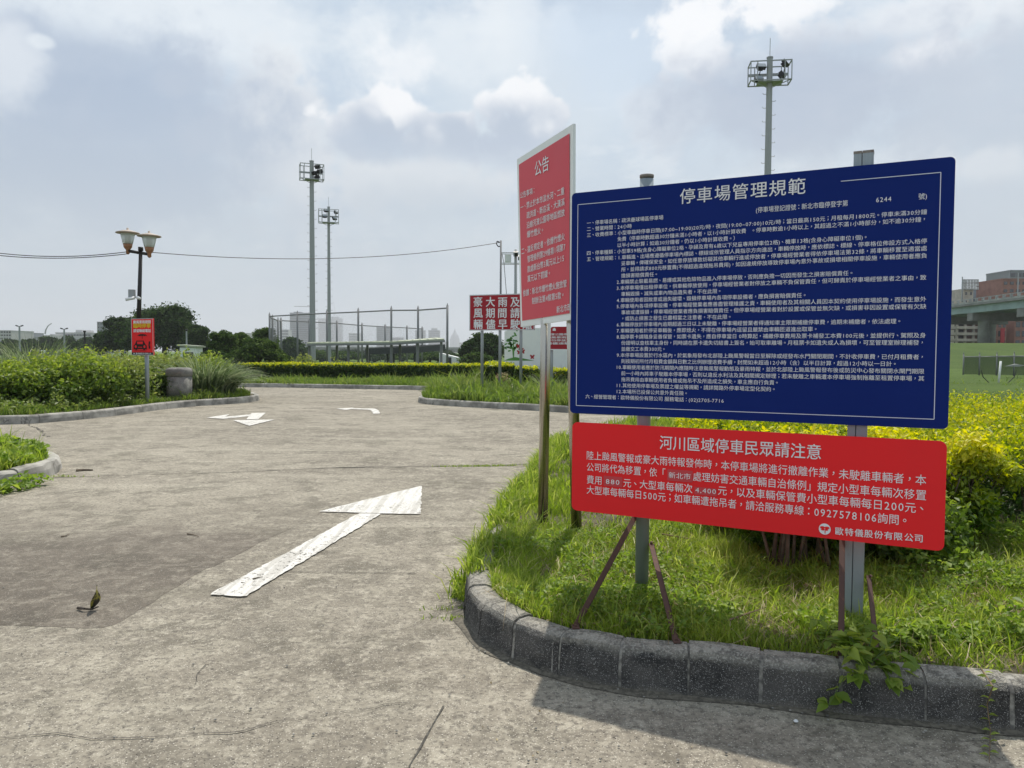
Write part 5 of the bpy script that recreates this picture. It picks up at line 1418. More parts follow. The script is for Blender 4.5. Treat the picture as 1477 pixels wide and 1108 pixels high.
for k, (px, tp_, w_) in enumerate([(470, 509, 44), (505, 508, 40), (540, 507.5, 44), (578, 508, 44), (612, 507.5, 40), (640, 508, 34), (556, 512, 50)]):
    tree(px, tp_ - 1.5, w_, 330, 'tiny far tree below the bridge, %s' % ('behind the two masts', 'behind the green roof', 'behind the dark shelter', 'right of the dark shelter', 'right of the twin towers', 'beside the white tent', 'in the lower middle')[k],
         n=900, clumps=12, seed=40 + k, group='far trees below the bridge', name='treeline_tree', leaf=1.3)

for k, (px, tp_, w_, Y) in enumerate([(420, 507, 60, 108), (462, 510, 50, 112), (500, 509, 60, 118), (540, 511, 50, 110), (580, 509, 60, 120), (620, 511, 56, 112), (655, 512, 50, 118), (690, 510, 60, 90), (400, 508, 40, 64), (312, 506, 60, 60), (340, 507, 50, 58), (470, 506, 130, 150), (590, 505.5, 150, 160)]):
    tree(px, tp_, w_, Y, 'low grey-green shrub mass on the field, %s' % ('left of the tall mast foot', 'between the two mast feet', 'behind the green dugout roof', 'behind the dark shelter left post', 'behind the dark shelter right post', 'left of the last fence post', 'at the white tent', 'behind the storm sign legs', 'at the left end of the backstop', 'behind the drooping reeds', 'left of the far hedge end', 'wide one behind the masts', 'wide one behind the right shelter wing')[k],
         'tree_leaf_mid' if k % 3 else 'tree_leaf', n=1500, clumps=16, seed=60 + k, group='shrubs scattered on the field', name='field_shrub')
# ------------------------------------------------------------------ bushes, hedges, reeds
def bush(X, Y, w, d, h, label, mat='bush_leaf', n=5000, leaf=.10, zb=.15, cat='shrub', name='leafy_bush', up=.5, sprigs=40, group=None):
    o = thing(name, label, cat, (X, Y, zb), group); C = []
    for k in range(16):
        a = rng.random() * 2 * math.pi; q = rng.random() ** .5 * .42
        s = rng.uniform(.24, .40); C.append((X + math.cos(a) * w * q, Y + math.sin(a) * d * q, zb + h * rng.uniform(.25, .68), w * s * .7, d * s * .7, h * rng.uniform(.22, .34)))
    parts = []
    for c_ in C:
        m_ = n // 16; v = norm(rng.normal(size=(m_, 3))); rad = (.6 + .5 * rng.random(m_))[:, None]
        P_ = v * rad * np.array(c_[3:6]) + np.array(c_[:3]); k_ = P_[:, 2] > zb; P_ = P_[k_]; v = v[k_]
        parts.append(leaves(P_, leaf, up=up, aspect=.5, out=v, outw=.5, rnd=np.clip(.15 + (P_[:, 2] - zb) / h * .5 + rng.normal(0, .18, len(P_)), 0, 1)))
    for k in range(sprigs):   # upright shoots break the outline
        a = rng.random() * 2 * math.pi; q = rng.random() ** .5 * .45; bx, by = X + math.cos(a) * w * q, Y + math.sin(a) * d * q
        L_ = h * rng.uniform(.12, .3); top = zb + h * (1 - q * .7); nn = 14; t_ = rng.random(nn)[:, None]
        P_ = np.array([[bx, by, top - L_ * .5]]) + np.array([[rng.normal(0, .15), rng.normal(0, .15), 1]]) * L_ * t_ * 1.2 + rng.normal(0, leaf * .45, (nn, 3))
        parts.append(leaves(P_, leaf * .9, up=.4, aspect=.45, rnd=.5 + .5 * rng.random(nn)))
    np_obj('foliage', parts, mat, o)
    m = MB()
    for k in range(6):
        a = rng.random() * 6.28; m.path([(X + math.cos(a) * .1, Y + math.sin(a) * .1, zb - .05), (X + math.cos(a) * w * .18, Y + math.sin(a) * d * .18, zb + h * .4), (X + math.cos(a) * w * .3, Y + math.sin(a) * d * .3, zb + h * .75)], .03, .01, 5)
    m.build('stem', 'stem_brown', o)
    return o
def clipped_hedge(poly, h, label, n_top, n_side, leaf=.05, zb=.13, top_mat='golden_leaf', side_mat='hedge_green', wob=.06, name='clipped_hedge'):
    cx = sum(p[0] for p in poly) / len(poly); cy = sum(p[1] for p in poly) / len(poly)
    o = thing(name, label, 'hedge', (cx, cy, zb))
    T = scatter(poly, n_top); nz = fbm(T, 1.1, 3) * wob + fbm(T, 4, 9) * wob * .5
    z = zb + h + nz - leaf * rng.random(len(T)) ** 2 * 2.5 + leaf * .8 * (rng.random(len(T)) > .9)
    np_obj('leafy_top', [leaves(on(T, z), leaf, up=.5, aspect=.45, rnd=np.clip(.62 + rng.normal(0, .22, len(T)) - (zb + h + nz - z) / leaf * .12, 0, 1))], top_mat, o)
    E_ = []; n = len(poly); per = [(Vector(poly[(i + 1) % n]) - Vector(poly[i])).length for i in range(n)]; tot = sum(per)
    for i in range(n):
        k = int(n_side * per[i] / tot); a, b = np.array(poly[i]), np.array(poly[(i + 1) % n]); t_ = rng.random(k)[:, None]; d = (b - a) / per[i]
        inn = np.array([-d[1], d[0]]); E_.append(a + (b - a) * t_ + inn * (rng.random(k)[:, None] ** 1.5 * .3 + .0))
    E_ = np.concatenate(E_); zz = zb + h * (.08 + .92 * rng.random(len(E_)))
    E3 = on(E_, zz); E3[:, :2] += rng.normal(0, .025, (len(E3), 2)) + (fbm(np.column_stack([E_.sum(1), zz * 2]), 1.5, 5) * .08)[:, None]
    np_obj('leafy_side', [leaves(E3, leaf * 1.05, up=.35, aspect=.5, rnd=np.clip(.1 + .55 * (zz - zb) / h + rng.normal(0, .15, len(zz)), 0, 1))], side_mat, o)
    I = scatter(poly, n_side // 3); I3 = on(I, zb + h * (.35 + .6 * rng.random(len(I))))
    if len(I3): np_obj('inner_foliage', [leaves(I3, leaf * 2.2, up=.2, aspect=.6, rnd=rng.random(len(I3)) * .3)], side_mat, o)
    m = MB()
    for k in range(10):
        s_ = scatter(poly, 40)
        if not len(s_): break
        p = s_[0]; m.path([(p[0], p[1], zb - .05), (p[0] + rng.normal(0, .06), p[1], zb + h * .4), (p[0] + rng.normal(0, .12), p[1], zb + h * .85)], .018, .008, 5)
    m.build('stem', 'stem_brown', o)
    return o
# counter-clockwise outlines keep the leaves inside
def hpoly(x0, x1, y0, y1): return [(x0, y0), (x1, y0), (x1, y1), (x0, y1)]
fx = lambda px, Y: at(px, 540, Y).x
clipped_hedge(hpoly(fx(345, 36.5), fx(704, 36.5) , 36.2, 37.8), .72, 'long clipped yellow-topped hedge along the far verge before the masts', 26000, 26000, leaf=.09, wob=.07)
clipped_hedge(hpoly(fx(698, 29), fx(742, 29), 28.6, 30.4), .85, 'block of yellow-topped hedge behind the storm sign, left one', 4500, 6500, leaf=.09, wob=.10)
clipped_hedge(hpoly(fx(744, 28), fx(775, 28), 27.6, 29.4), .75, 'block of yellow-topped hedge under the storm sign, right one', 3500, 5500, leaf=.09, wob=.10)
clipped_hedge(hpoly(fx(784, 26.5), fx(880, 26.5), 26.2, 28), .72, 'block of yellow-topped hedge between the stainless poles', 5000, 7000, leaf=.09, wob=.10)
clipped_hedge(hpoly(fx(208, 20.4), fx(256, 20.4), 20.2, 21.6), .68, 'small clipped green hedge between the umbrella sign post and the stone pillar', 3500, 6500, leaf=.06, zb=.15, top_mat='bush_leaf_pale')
o_ = bush(fx(725, 26.3), 26.3, .55, .5, .62, 'pale dried-out bush under the storm sign', mat='dry_leaf', n=900, leaf=.07, sprigs=10)
for k, (px, Y, w_, h_, mt, lab) in enumerate([
    (-25, 17.2, 2.6, 1.05, 'bush_leaf', 'dark leafy bush cut by the left frame edge'),
    (20, 17.3, 2.2, 1.0, 'bush_leaf', 'leafy bush with dark foot under the tall reeds at left'),
    (68, 17.6, 2.3, 1.12, 'bush_leaf', 'broad yellow-green bush third from the left edge'),
    (114, 18.0, 2.2, 1.24, 'bush_leaf', 'tallest yellow-green bush left of the umbrella sign'),
    (158, 19.9, 2.0, 1.22, 'bush_leaf_pale', 'pale green bush directly left of the umbrella sign'),
    (55, 19.8, 3.0, 1.20, 'bush_leaf_pale', 'pale bush in the second row behind the left bushes'),
    (135, 20.8, 3.2, 1.28, 'bush_leaf', 'bush in the second row behind the tallest one'),
    (222, 22.2, 2.4, 1.22, 'bush_leaf_pale', 'pale bush right behind the umbrella sign post'),
    (262, 23.2, 2.6, 1.22, 'bush_leaf', 'dark bush behind the stone pillar'),
    (296, 22.6, 1.8, 1.15, 'bush_leaf', 'dark bush right of the stone pillar under the drooping reeds')]):
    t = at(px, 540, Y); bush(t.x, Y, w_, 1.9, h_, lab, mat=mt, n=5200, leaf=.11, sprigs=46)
def reeds(px, Y, w, d, h, n, label, zb=.15, lean=.6, wid=.022, mat='reed_leaf', name='reed_clump', cat='ornamental grass', dirb=None):
    t = at(px, 540, Y); X = t.x; o = thing(name, label, cat, (X, Y, zb)); parts = []
    a = rng.random(n) * 2 * math.pi; q = rng.random(n) ** .5
    base_ = np.column_stack([X + np.cos(a) * w * q * .5, Y + np.sin(a) * d * q * .5, np.full(n, zb)])
    hh = h * (.55 + .5 * rng.random(n)); out = np.column_stack([np.cos(a) * (.3 + q), np.sin(a) * (.3 + q), np.zeros(n)]) * lean + rng.normal(0, .12, (n, 3)) * [1, 1, 0]
    if dirb is not None: out += np.array(dirb) * rng.random(n)[:, None]
    sd_ = norm(np.cross(out + [0, 0, 1e-3], [0, 0, 1.0]) + rng.normal(0, .4, (n, 3)))
    S = []; segs = 5
    for k in range(segs + 1):
        u = k / segs; z = hh * (u - .38 * u ** 3 * np.linalg.norm(out, axis=1) * 1.2)
        c_ = base_ + out * (u ** 1.8 * hh)[:, None] * .75; c_[:, 2] = zb + z; ww = wid * (1 - u ** 2.2) + .001
        S += [c_ - sd_ * ww / 2, c_ + sd_ * ww / 2]
    V = np.stack(S, 1).reshape(-1, 3); i = np.arange(n) * (2 * segs + 2)
    Fq = np.concatenate([np.stack([i + 2 * k, i + 2 * k + 1, i + 2 * k + 3, i + 2 * k + 2], 1) for k in range(segs)])
    np_obj('blade', [(V, [Fq], np.repeat(rng.random(n), 2 * segs + 2))], mat, o)['kind'] = 'stuff'
    return o
reeds(50, 19.2, 1.8, 1.2, 1.95, 900, 'tall silver-edged reed clump standing above the left bushes', wid=.03)
reeds(8, 18.8, 1.3, 1.0, 1.75, 500, 'reed clump at the left frame edge', wid=.03)
reeds(90, 20.2, 1.0, 1.0, 1.5, 350, 'smaller reed clump right of the tall left reeds', wid=.028)
reeds(292, 22.0, 1.3, 1.2, 1.5, 1100, 'big drooping reed clump right of the stone pillar', lean=.7, wid=.028)
reeds(314, 22.4, .9, 1.0, 1.3, 800, 'drooping reed clump at the right end of the left bed', lean=.85, wid=.026, dirb=(.35, 0, 0))
reeds(262, 22.8, 1.2, .8, 1.4, 500, 'reed tuft sticking up behind the stone pillar', lean=.5, wid=.026)
reeds(790, 24.6, .5, .5, .9, 120, 'thin reed tuft beside the small red sign post', zb=.13, wid=.03)
reeds(737, 31.2, 3.0, 1.0, 1.0, 900, 'high soft grass mound before the mural board', zb=.13, wid=.03, mat='grass_far', lean=.35)
reeds(800, 29.8, 3.0, 1.0, .95, 800, 'high soft grass mound right of the mural board', zb=.13, wid=.03, mat='reed_leaf', lean=.4)
for k, px in enumerate((388, 440, 484)):
    bush(fx(px, 38.2), 38.2, 1.2, .8, (.95, 1.35, 1.0)[k], ('young shrub poking over the far hedge left of the tall mast', 'yellowish shrub at the foot of the tall mast behind the hedge', 'small shrub behind the hedge right of the masts')[k], mat='bush_leaf_pale', n=500, leaf=.12, sprigs=14, zb=.0)

# golden hedge on the near island
HP = [(2.25, 4.95), (3.2, 5.3), (8.5, 5.4), (8.5, 10.6), (2.6, 10.6), (1.62, 7.7), (1.4, 6.2), (1.5, 5.2)]
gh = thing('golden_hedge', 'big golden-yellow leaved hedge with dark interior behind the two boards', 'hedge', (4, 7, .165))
def keepview(P_): return P_[np.abs(P_[:, 0] / P_[:, 1] - .35) < .42]
T = keepview(scatter(HP, 62000)); nz = fbm(T, .9, 3) * .12 + fbm(T, 2.6, 8) * .12 + fbm(T, 7, 2) * .05
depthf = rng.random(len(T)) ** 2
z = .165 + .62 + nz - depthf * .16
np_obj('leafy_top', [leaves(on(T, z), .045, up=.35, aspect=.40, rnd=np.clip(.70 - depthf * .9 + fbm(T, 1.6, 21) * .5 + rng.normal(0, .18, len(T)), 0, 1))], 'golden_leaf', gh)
# upright golden shoots of paired leaves
SH = keepview(scatter(HP, 2600)); prt = []
for p in SH:
    L_ = rng.uniform(.06, .24); k = 10; u = np.linspace(0, 1, k)[:, None]; d_ = np.array([rng.normal(0, .25), rng.normal(0, .25), 1.0])
    z0 = .165 + .60 + pnoise(Vector((p[0] * .9 + 3, p[1] * .9 - 3, 2.1))) * .1
    P_ = np.array([[p[0], p[1], z0]]) + d_ * u * L_ + rng.normal(0, .012, (k, 3)); prt.append(P_)
prt = np.concatenate(prt); np_obj('shoot', [leaves(prt, .044, up=.2, aspect=.4, rnd=np.clip(.6 + rng.normal(0, .22, len(prt)), 0, 1))], 'golden_leaf', gh)['kind'] = 'stuff'
def side_pts(poly, n, depth, z0, z1):
    m_ = len(poly); per = [(Vector(poly[(i + 1) % m_]) - Vector(poly[i])).length for i in range(m_)]; tot = sum(per); out = []
    for i in range(m_):
        k = int(n * per[i] / tot); a, b = np.array(poly[i]), np.array(poly[(i + 1) % m_]); t_ = rng.random(k)[:, None]; d = (b - a) / per[i]; inn = np.array([-d[1], d[0]])
        out.append(a + (b - a) * t_ + inn * (rng.random(k)[:, None] * depth))
    E_ = np.concatenate(out); return on(E_, z0 + (z1 - z0) * rng.random(len(E_)) ** .65)
S3_ = side_pts(HP, 52000, .35, .32, .80)
S3_[:, :2] += (fbm(S3_[:, :2] + S3_[:, 2:3] * 2, 2.2, 5) * .16)[:, None]; S3_ = keepview(S3_); S3_ = S3_[fbm(np.column_stack([S3_[:, 0] + S3_[:, 1] * .6, S3_[:, 2] * 1.6]), 4.2, 31) > -.10]
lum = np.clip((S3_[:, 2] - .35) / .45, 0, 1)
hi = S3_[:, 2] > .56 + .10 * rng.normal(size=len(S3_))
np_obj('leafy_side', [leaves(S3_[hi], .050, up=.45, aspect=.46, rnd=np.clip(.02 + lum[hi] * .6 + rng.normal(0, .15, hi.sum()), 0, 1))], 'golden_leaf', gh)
np_obj('lower_foliage', [leaves(S3_[~hi], .055, up=.35, aspect=.46, rnd=np.clip(.25 + rng.normal(0, .25, (~hi).sum()), 0, 1))], 'hedge_green', gh)  # darker leaf colour low down carries the shade of the hedge front
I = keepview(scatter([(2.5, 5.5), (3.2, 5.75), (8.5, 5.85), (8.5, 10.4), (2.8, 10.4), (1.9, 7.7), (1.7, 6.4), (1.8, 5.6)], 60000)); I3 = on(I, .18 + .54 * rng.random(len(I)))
np_obj('inner_foliage', [leaves(I3, .07, up=.2, aspect=.5, rnd=rng.random(len(I3)) * .4)], 'hedge_green', gh)  # dense dark inner leaves, added to block light and keep the interior dark
def stems(o, pts, h, spread=.2, r=.014, name='stem'):
    for p in pts:
        m = MB()
        for j in range(random.choice((2, 3, 4))):
            a = random.uniform(0, 6.28); s_ = spread * random.uniform(.3, 1); b = Vector((p[0] + random.gauss(0, .02), p[1] + random.gauss(0, .02), .14))
            q1 = b + Vector((math.cos(a) * s_ * .4, math.sin(a) * s_ * .4, h * .45)); q2 = b + Vector((math.cos(a) * s_, math.sin(a) * s_, h))
            m.path([b, q1, q2], r * random.uniform(.7, 1.3), r * .35, 6)
            for _ in range(3):
                u = random.uniform(.3, .95); w_ = q1.lerp(q2, u); aa = random.uniform(0, 6.28); m.path([w_, w_ + Vector((math.cos(aa) * .12, math.sin(aa) * .12, .12))], r * .35, r * .15, 4)
        m.build(name, 'bark', o, True)
stems(gh, [(2.4 + .45 * k, 5.35 + .15 * (k % 2)) for k in range(8)] + [(1.7, 5.6), (1.8, 6.5)], .55)
# the separate shrub nearer the right post, bare stems below
sh = thing('golden_shrub', 'yellow-green shrub on bare woody stems right behind the right-hand post', 'shrub', (1.75, 4.6, .165))
parts = []
for k in range(26):
    a = rng.random() * 6.28; q = rng.random() ** .5 * .42; c_ = (1.82 + math.cos(a) * q * 1.35, 4.62 + math.sin(a) * q, rng.uniform(.44, .86)); s = rng.uniform(.10, .18); n_ = 520
    v = norm(rng.normal(size=(n_, 3))); P_ = v * (.55 + .6 * rng.random(n_))[:, None] * s + np.array(c_)
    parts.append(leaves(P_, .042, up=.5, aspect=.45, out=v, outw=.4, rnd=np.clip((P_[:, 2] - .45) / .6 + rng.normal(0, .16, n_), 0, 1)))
np_obj('foliage', parts, 'golden_leaf', sh)
stems(sh, [(1.62, 4.45), (1.70, 4.5), (1.56, 4.5), (1.86, 4.42), (2.05, 4.6), (1.9, 4.7)], .62, .22, .013, 'trunk')

bush(2.15, 4.85, 1.25, .8, .52, 'dark leafy undergrowth behind the right-hand post', mat='bush_leaf', n=9000, leaf=.05, sprigs=30, zb=.16)
bush(2.05, 5.55, 1.4, .7, .62, 'leafy green shrub between the posts and the golden hedge', mat='bush_leaf', n=7000, leaf=.05, sprigs=20, zb=.16)
sh2 = thing('golden_shrub', 'yellow-leaved shrub bulging out just right of the red board edge', 'shrub', (3.0, 5.2, .165)); parts = []
for k in range(26):
    a = rng.random() * 6.28; q = rng.random() ** .5 * .36; c_ = (2.95 + math.cos(a) * q * 1.2, 5.2 + math.sin(a) * q, rng.uniform(.45, .84)); s = rng.uniform(.08, .16); n_ = 330
    v = norm(rng.normal(size=(n_, 3))); P_ = v * (.5 + .7 * rng.random(n_))[:, None] * s + np.array(c_)
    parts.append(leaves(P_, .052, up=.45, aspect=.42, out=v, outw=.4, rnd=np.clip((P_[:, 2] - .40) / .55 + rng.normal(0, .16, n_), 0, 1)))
np_obj('foliage', parts, 'golden_leaf', sh2)
stems(sh2, [(2.9, 5.1), (3.05, 5.2)], .5, .22, .012, 'trunk')
# ------------------------------------------------------------------ grass
def grass(poly, n, z, hmin, hmax, w, mat='grass_blade', bounds=None, lean=.5, name='grass', clump=2.0, tall=.04, tallh=2.0, mask=None):
    P_ = scatter(poly, n, bounds); 
    if mask is not None: P_ = P_[mask(P_)]
    f = fbm(P_, clump, 2.5); f2 = fbm(P_, clump * 3.7, 6.5)
    keep = rng.random(len(P_)) < np.clip(.72 + f * 1.3 + f2 * .8, .08, 1); P_ = P_[keep]; f = f[keep]; f2 = f2[keep]
    h = (hmin + (hmax - hmin) * rng.random(len(P_))) * (1 + f * .9 + f2 * .5); t_ = rng.random(len(P_)) < tall; h = np.where(t_, h * tallh, h)
    return blades(on(P_, z), np.clip(h, hmin * .5, None), w * (.6 + .8 * rng.random(len(P_))), lean, rnd=np.clip(.45 + f * .35 + rng.normal(0, .2, len(P_)), 0, 1))
nearP = [p for p in inset(ISL, .15)] + [(20, 2.3)]
def shademask(P_): return ~inpoly(P_, [(2.6, 5.6), (8, 5.7), (8, 10.4), (2.8, 10.4), (1.9, 7.7), (1.8, 6)])
g1 = grass(nearP, 150000, .16, .035, .085, .0042, bounds=(-.3, 4.2, 2.8, 5.6), clump=2.2, tall=.05, tallh=2.0, mask=shademask)
g2 = grass(nearP, 100000, .16, .05, .11, .009, bounds=(-.3, 7.5, 5.4, 9.5), clump=1.2, mask=shademask)
g3 = grass(nearP, 70000, .16, .10, .20, .016, bounds=(.2, 14, 9.3, 16), clump=.8, mask=lambda P_: ~inpoly(P_, [(2.6, 5.6), (9, 5.7), (9, 10.4), (2.8, 10.4)]))
g4 = grass(nearP, 5500, .16, .08, .15, .0070, bounds=(-.3, 4.2, 2.8, 6.2), clump=1.6, lean=.95, tall=.1, tallh=1.3, mask=shademask)
g5 = grass(nearP, 50000, .16, .035, .075, .0070, bounds=(-.3, 4.2, 2.8, 5.6), clump=2.6, lean=.8, mask=shademask)
st_p = scatter(nearP, 5000, (-.3, 4.2, 2.8, 5.6)); st_b = blades(on(st_p, .165), .05 + .1 * rng.random(len(st_p)), np.full(len(st_p), .004), 1.6, droop=.5)
tag(np_obj('straw', [st_b], 'dry_leaf'), 'dead straw lying through the near grass', 'straw', kind='stuff')
tag(np_obj('grass', [g1, g2, g3, g4, g5], 'grass_blade'), 'bright green unmown grass round the posts of the boards', 'grass', kind='stuff')
# ragged growth leaning over the kerb and in the gutter on the left side
edge = smooth_path([(.63, 11.4), (.35, 9.3), (-.07, 6.5), (-.24, 5.1), (-.275, 4.4)], .02)
E2 = np.array([(p.x, p.y) for p in edge]); E2 = E2[rng.integers(0, len(E2), 16000)] + np.column_stack([rng.normal(.07, .07, 16000), rng.normal(0, .03, 16000)])
f = fbm(E2, 1.9, 11.0); E2 = E2[f + rng.normal(0, .12, len(E2)) > .06]
zz = np.where(E2[:, 0] < np.interp(E2[:, 1], [4.4, 5.1, 6.5, 9.3, 11.4], [-.275, -.24, -.07, .35, .63]), 0, .17)
ge = blades(on(E2, zz), .05 + .13 * rng.random(len(E2)) ** 1.5, .006 * (.6 + rng.random(len(E2))) * (1 + E2[:, 1] / 9), .7, rnd=np.clip(rng.normal(.5, .25, len(E2)), 0, 1))
jp = np.array([G(*p)[:2] for p in [(655, 673.5), (690, 673), (735, 672), (770, 671), (715, 672.5), (680, 673), (668, 893), (672, 880), (100, 688)]])
jq = jp[rng.integers(0, len(jp), 700)] + rng.normal(0, 1, (700, 2)) * [.12, .012]
gj = blades(on(jq, 0.0), .01 + .03 * rng.random(len(jq)), np.full(len(jq), .006), .8, rnd=np.clip(rng.normal(.35, .2, len(jq)), 0, 1))
tag(np_obj('joint_weeds', [gj], 'grass_blade'), 'small weeds growing from the paving joints', 'weeds', kind='stuff')
tag(np_obj('gutter_grass', [ge], 'grass_blade'), 'ragged grass spilling over the left side kerb of the near island', 'grass', kind='stuff')
tag(np_obj('verge_grass', [grass([(-30, 14.9), (-13, 14.95), (-9.9, 15.15), (-9.3, 16.2), (-8.9, 19.0), (-8.35, 20.6), (-7.75, 21.6), (-7.7, 22.6), (-8.2, 24), (-9.5, 26.3), (-30, 26.3)], 90000, .14, .09, .2, .022, bounds=(-14.5, -7.5, 14.9, 26), mat='grass_far', clump=.7)], 'grass_far'),
    'strip of long grass along the kerb of the left bed', 'grass', kind='stuff')
FP = inset(FAR, .14)[2:15] + [(9, 33), (9, 60), (-30, 60), (-30, 31.6)]
tag(np_obj('verge_grass', [grass(FP, 70000, .13, .16, .34, .035, bounds=(-3, 5, 17.5, 31), clump=.6, lean=.6), grass(FP, 60000, .13, .10, .2, .04, bounds=(-22, 1, 29, 36.3), clump=.5)], 'grass_far'),
    'long rough grass on the far verge under the storm sign', 'grass', kind='stuff')
tag(np_obj('island_grass', [grass(SMIN, 45000, .13, .07, .17, .012, bounds=(-8.5, -5, 7.3, 11.5), clump=1.2)], 'grass_blade'), 'tufted grass on the small island at the left edge', 'grass', kind='stuff')
tag(np_obj('field_tufts', [grass([(8, 18), (60, 18), (60, 46), (8, 46)], 60000, -.01, .08, .17, .05, clump=.35, mat='grass_far', bounds=(9, 32, 16, 46))], 'grass_far'), 'rough field grass beyond the golden hedge', 'grass', kind='stuff')

# broad-leaved weeds and ground cover
def weeds(poly, n, z, bounds, leaf, hmax, mat='weed_leaf', clump=1.5, thr=0.0, seed=1.0):
    P_ = scatter(poly, n, bounds); f = fbm(P_, clump, seed); P_ = P_[f > thr]
    h = hmax * rng.random(len(P_)) ** .8 * (1 + .8 * fbm(P_, clump * 2, 3.0))
    return leaves(on(P_, z + .01 + np.clip(h, 0, None)), leaf, up=1.1, aspect=.62, droop=.2, rnd=np.clip(rng.normal(.45, .22, len(P_)), 0, 1))
tag(np_obj('ground_cover', [weeds([(2.15, 3.2), (6, 2.9), (6, 5.6), (2.7, 5.3), (2.3, 4.6)], 20000, .16, None, .040, .17, thr=-.12, seed=4.0),
                            weeds(nearP, 30000, .16, (-.1, 2.9, 3.25, 5.4), .028, .07, thr=.04, seed=7.0)], 'weed_leaf'), 'low broad-leaved weeds among the grass right of the red board', 'weeds', kind='stuff')
tag(np_obj('island_weeds', [weeds(SMIN, 9000, .13, (-8, -5, 7.6, 11), .09, .16, thr=0), weeds([(-6.1, 7.2), (-5.05, 7.4), (-4.9, 8.8), (-5.2, 8.7), (-5.3, 7.9), (-5.9, 7.6)], 1500, .0, None, .08, .1, thr=.05)], 'weed_leaf'), 'broad-leaved weeds on and around the small left island', 'weeds', kind='stuff')
tag(np_obj('bed_weeds', [weeds([(-14, 15.4), (-10, 15.3), (-9.2, 17), (-8.9, 19.5), (-8.2, 21), (-9.5, 21), (-10, 17.6), (-14, 16.8)], 14000, .14, None, .10, .24, mat='bush_leaf', thr=-.05)], 'bush_leaf_pale'), 'mixed weeds at the feet of the left bushes', 'weeds', kind='stuff')

# the leafy plant hanging over the kerb at the right post: its leaves can be picked apart
def leaf_part_mesh(L=.05):
    m = MB(); w = L * .33
    m.add([(0, 0, 0), (w * .8, L * .3, .006), (w * .85, L * .55, .006), (0, L, -.006), (-w * .85, L * .55, .006), (-w * .8, L * .3, .006), (0, L * .3, 0), (0, L * .6, 0)],
          [(0, 1, 6), (1, 2, 7, 6), (2, 3, 7), (3, 4, 7), (4, 5, 6, 7), (5, 0, 6)])
    me = m.mesh('leaf', True); a = me.attributes.new('rnd', 'FLOAT', 'POINT'); return me
LM = []
for v_ in (.25, .45, .65, .8):
    me = leaf_part_mesh(); me.attributes['rnd'].data.foreach_set('value', np.full(8, v_, np.float32)); me.materials.append(MAT['weed_leaf']); LM.append(me)
def leafy_plant(name, label, cx, cy, cz, spread, n, hang, scale=1.0, stemn=8):
    o = thing(name, label, 'plant', (cx, cy, cz)); m = MB(); k = 0
    for s_ in range(stemn):
        a = random.uniform(0, 6.28); L_ = random.uniform(.5, 1); e = Vector((cx + math.cos(a) * spread[0] * L_, cy + math.sin(a) * spread[1] * L_, cz + random.uniform(.03, spread[2])))
        if math.sin(a) < -.1: e.z -= hang * random.random()
        mid = Vector((cx, cy, cz)).lerp(e, .55) + Vector((0, 0, .04)); m.path([(cx, cy, cz - .02), mid, e], .003, .0015, 4)
        for j in range(n // stemn):
            u = random.uniform(.15, 1); p = (Vector((cx, cy, cz)).lerp(mid, u * 2) if u < .5 else mid.lerp(e, u * 2 - 1))
            w = bpy.data.objects.new('leaf', random.choice(LM)); COL.objects.link(w); w.parent = o
            w.location = p - Vector((cx, cy, cz)); w.rotation_euler = (random.gauss(-.1, .35), random.gauss(0, .35), random.uniform(0, 6.28)); sc = scale * random.uniform(.6, 1.25); w.scale = (sc, sc, sc)
    m.build('stem', 'stem_green', o)
q = G(1243, 958, .19)
leafy_plant('leafy_weed', 'bright leafy weed hanging over the kerb between the right-hand braces', q.x, q.y - .01, .19, (.20, .15, .12), 168, .22, 1.35, 14)
q = G(1215, 925, .18); leafy_plant('leafy_weed', 'small leafy weed on the kerb left of the right-hand braces', q.x - .03, q.y, .18, (.12, .08, .09), 48, .05, 1.1, 6)
q = G(1320, 940, .18); leafy_plant('leafy_weed', 'low spreading leafy weed on the kerb top right of the rusty braces', q.x, q.y + .05, .175, (.24, .12, .08), 120, .05, 1.0, 12)
q = G(1400, 935, .18); leafy_plant('leafy_weed', 'low leafy weed at the far right kerb edge', q.x, q.y + .08, .175, (.20, .12, .08), 80, .04, .95, 8)
q = G(1052, 890, .17); leafy_plant('leafy_weed', 'pale rosette weed in the grass left of the right post', q.x, q.y, .17, (.12, .12, .04), 30, 0, .8, 6)
q = G(1010, 905, .17); leafy_plant('leafy_weed', 'small rosette weed behind the kerb below the red board', q.x, q.y + .1, .17, (.1, .1, .03), 20, 0, .7, 5)
# creeping runner hanging down the kerb face on to the road
rn = thing('creeping_runner', 'pale creeping grass runner hanging down the kerb on to the road at the right', 'plant', G(1421, 975, .19))
pts = [G(1418, 968, .19) + Vector((0, .02, .01)), G(1425, 985, .195) + Vector((0, -.03, 0))]
base_k = G(1426, 1056, 0); pts += [Vector((base_k.x, base_k.y + .015, .10)), Vector((base_k.x, base_k.y - .01, .012)), G(1428, 1075, .01), G(1427, 1100, .01)]
m = MB(); m.path(pts, .0025, .0015, 5); m.build('stem', 'stem_brown', rn)
RL = leaf_part_mesh(.045); RL.attributes['rnd'].data.foreach_set('value', np.full(8, .75, np.float32)); RL.materials.append(MAT['weed_leaf'])
for i in range(len(pts) - 1):
    for k in range(4 if i < 4 else 3):
        p = pts[i].lerp(pts[i + 1], (k + random.random() * .6) / 4); w = bpy.data.objects.new('leaf', RL); COL.objects.link(w); w.parent = rn
        w.location = p - WLOC[rn.name]; sgn = 1 if k % 2 else -1; w.rotation_euler = (random.gauss(.2, .2), random.gauss(0, .5), sgn * (-math.pi / 2) + random.gauss(0, .4)); w.scale = (.5, .8, .8)

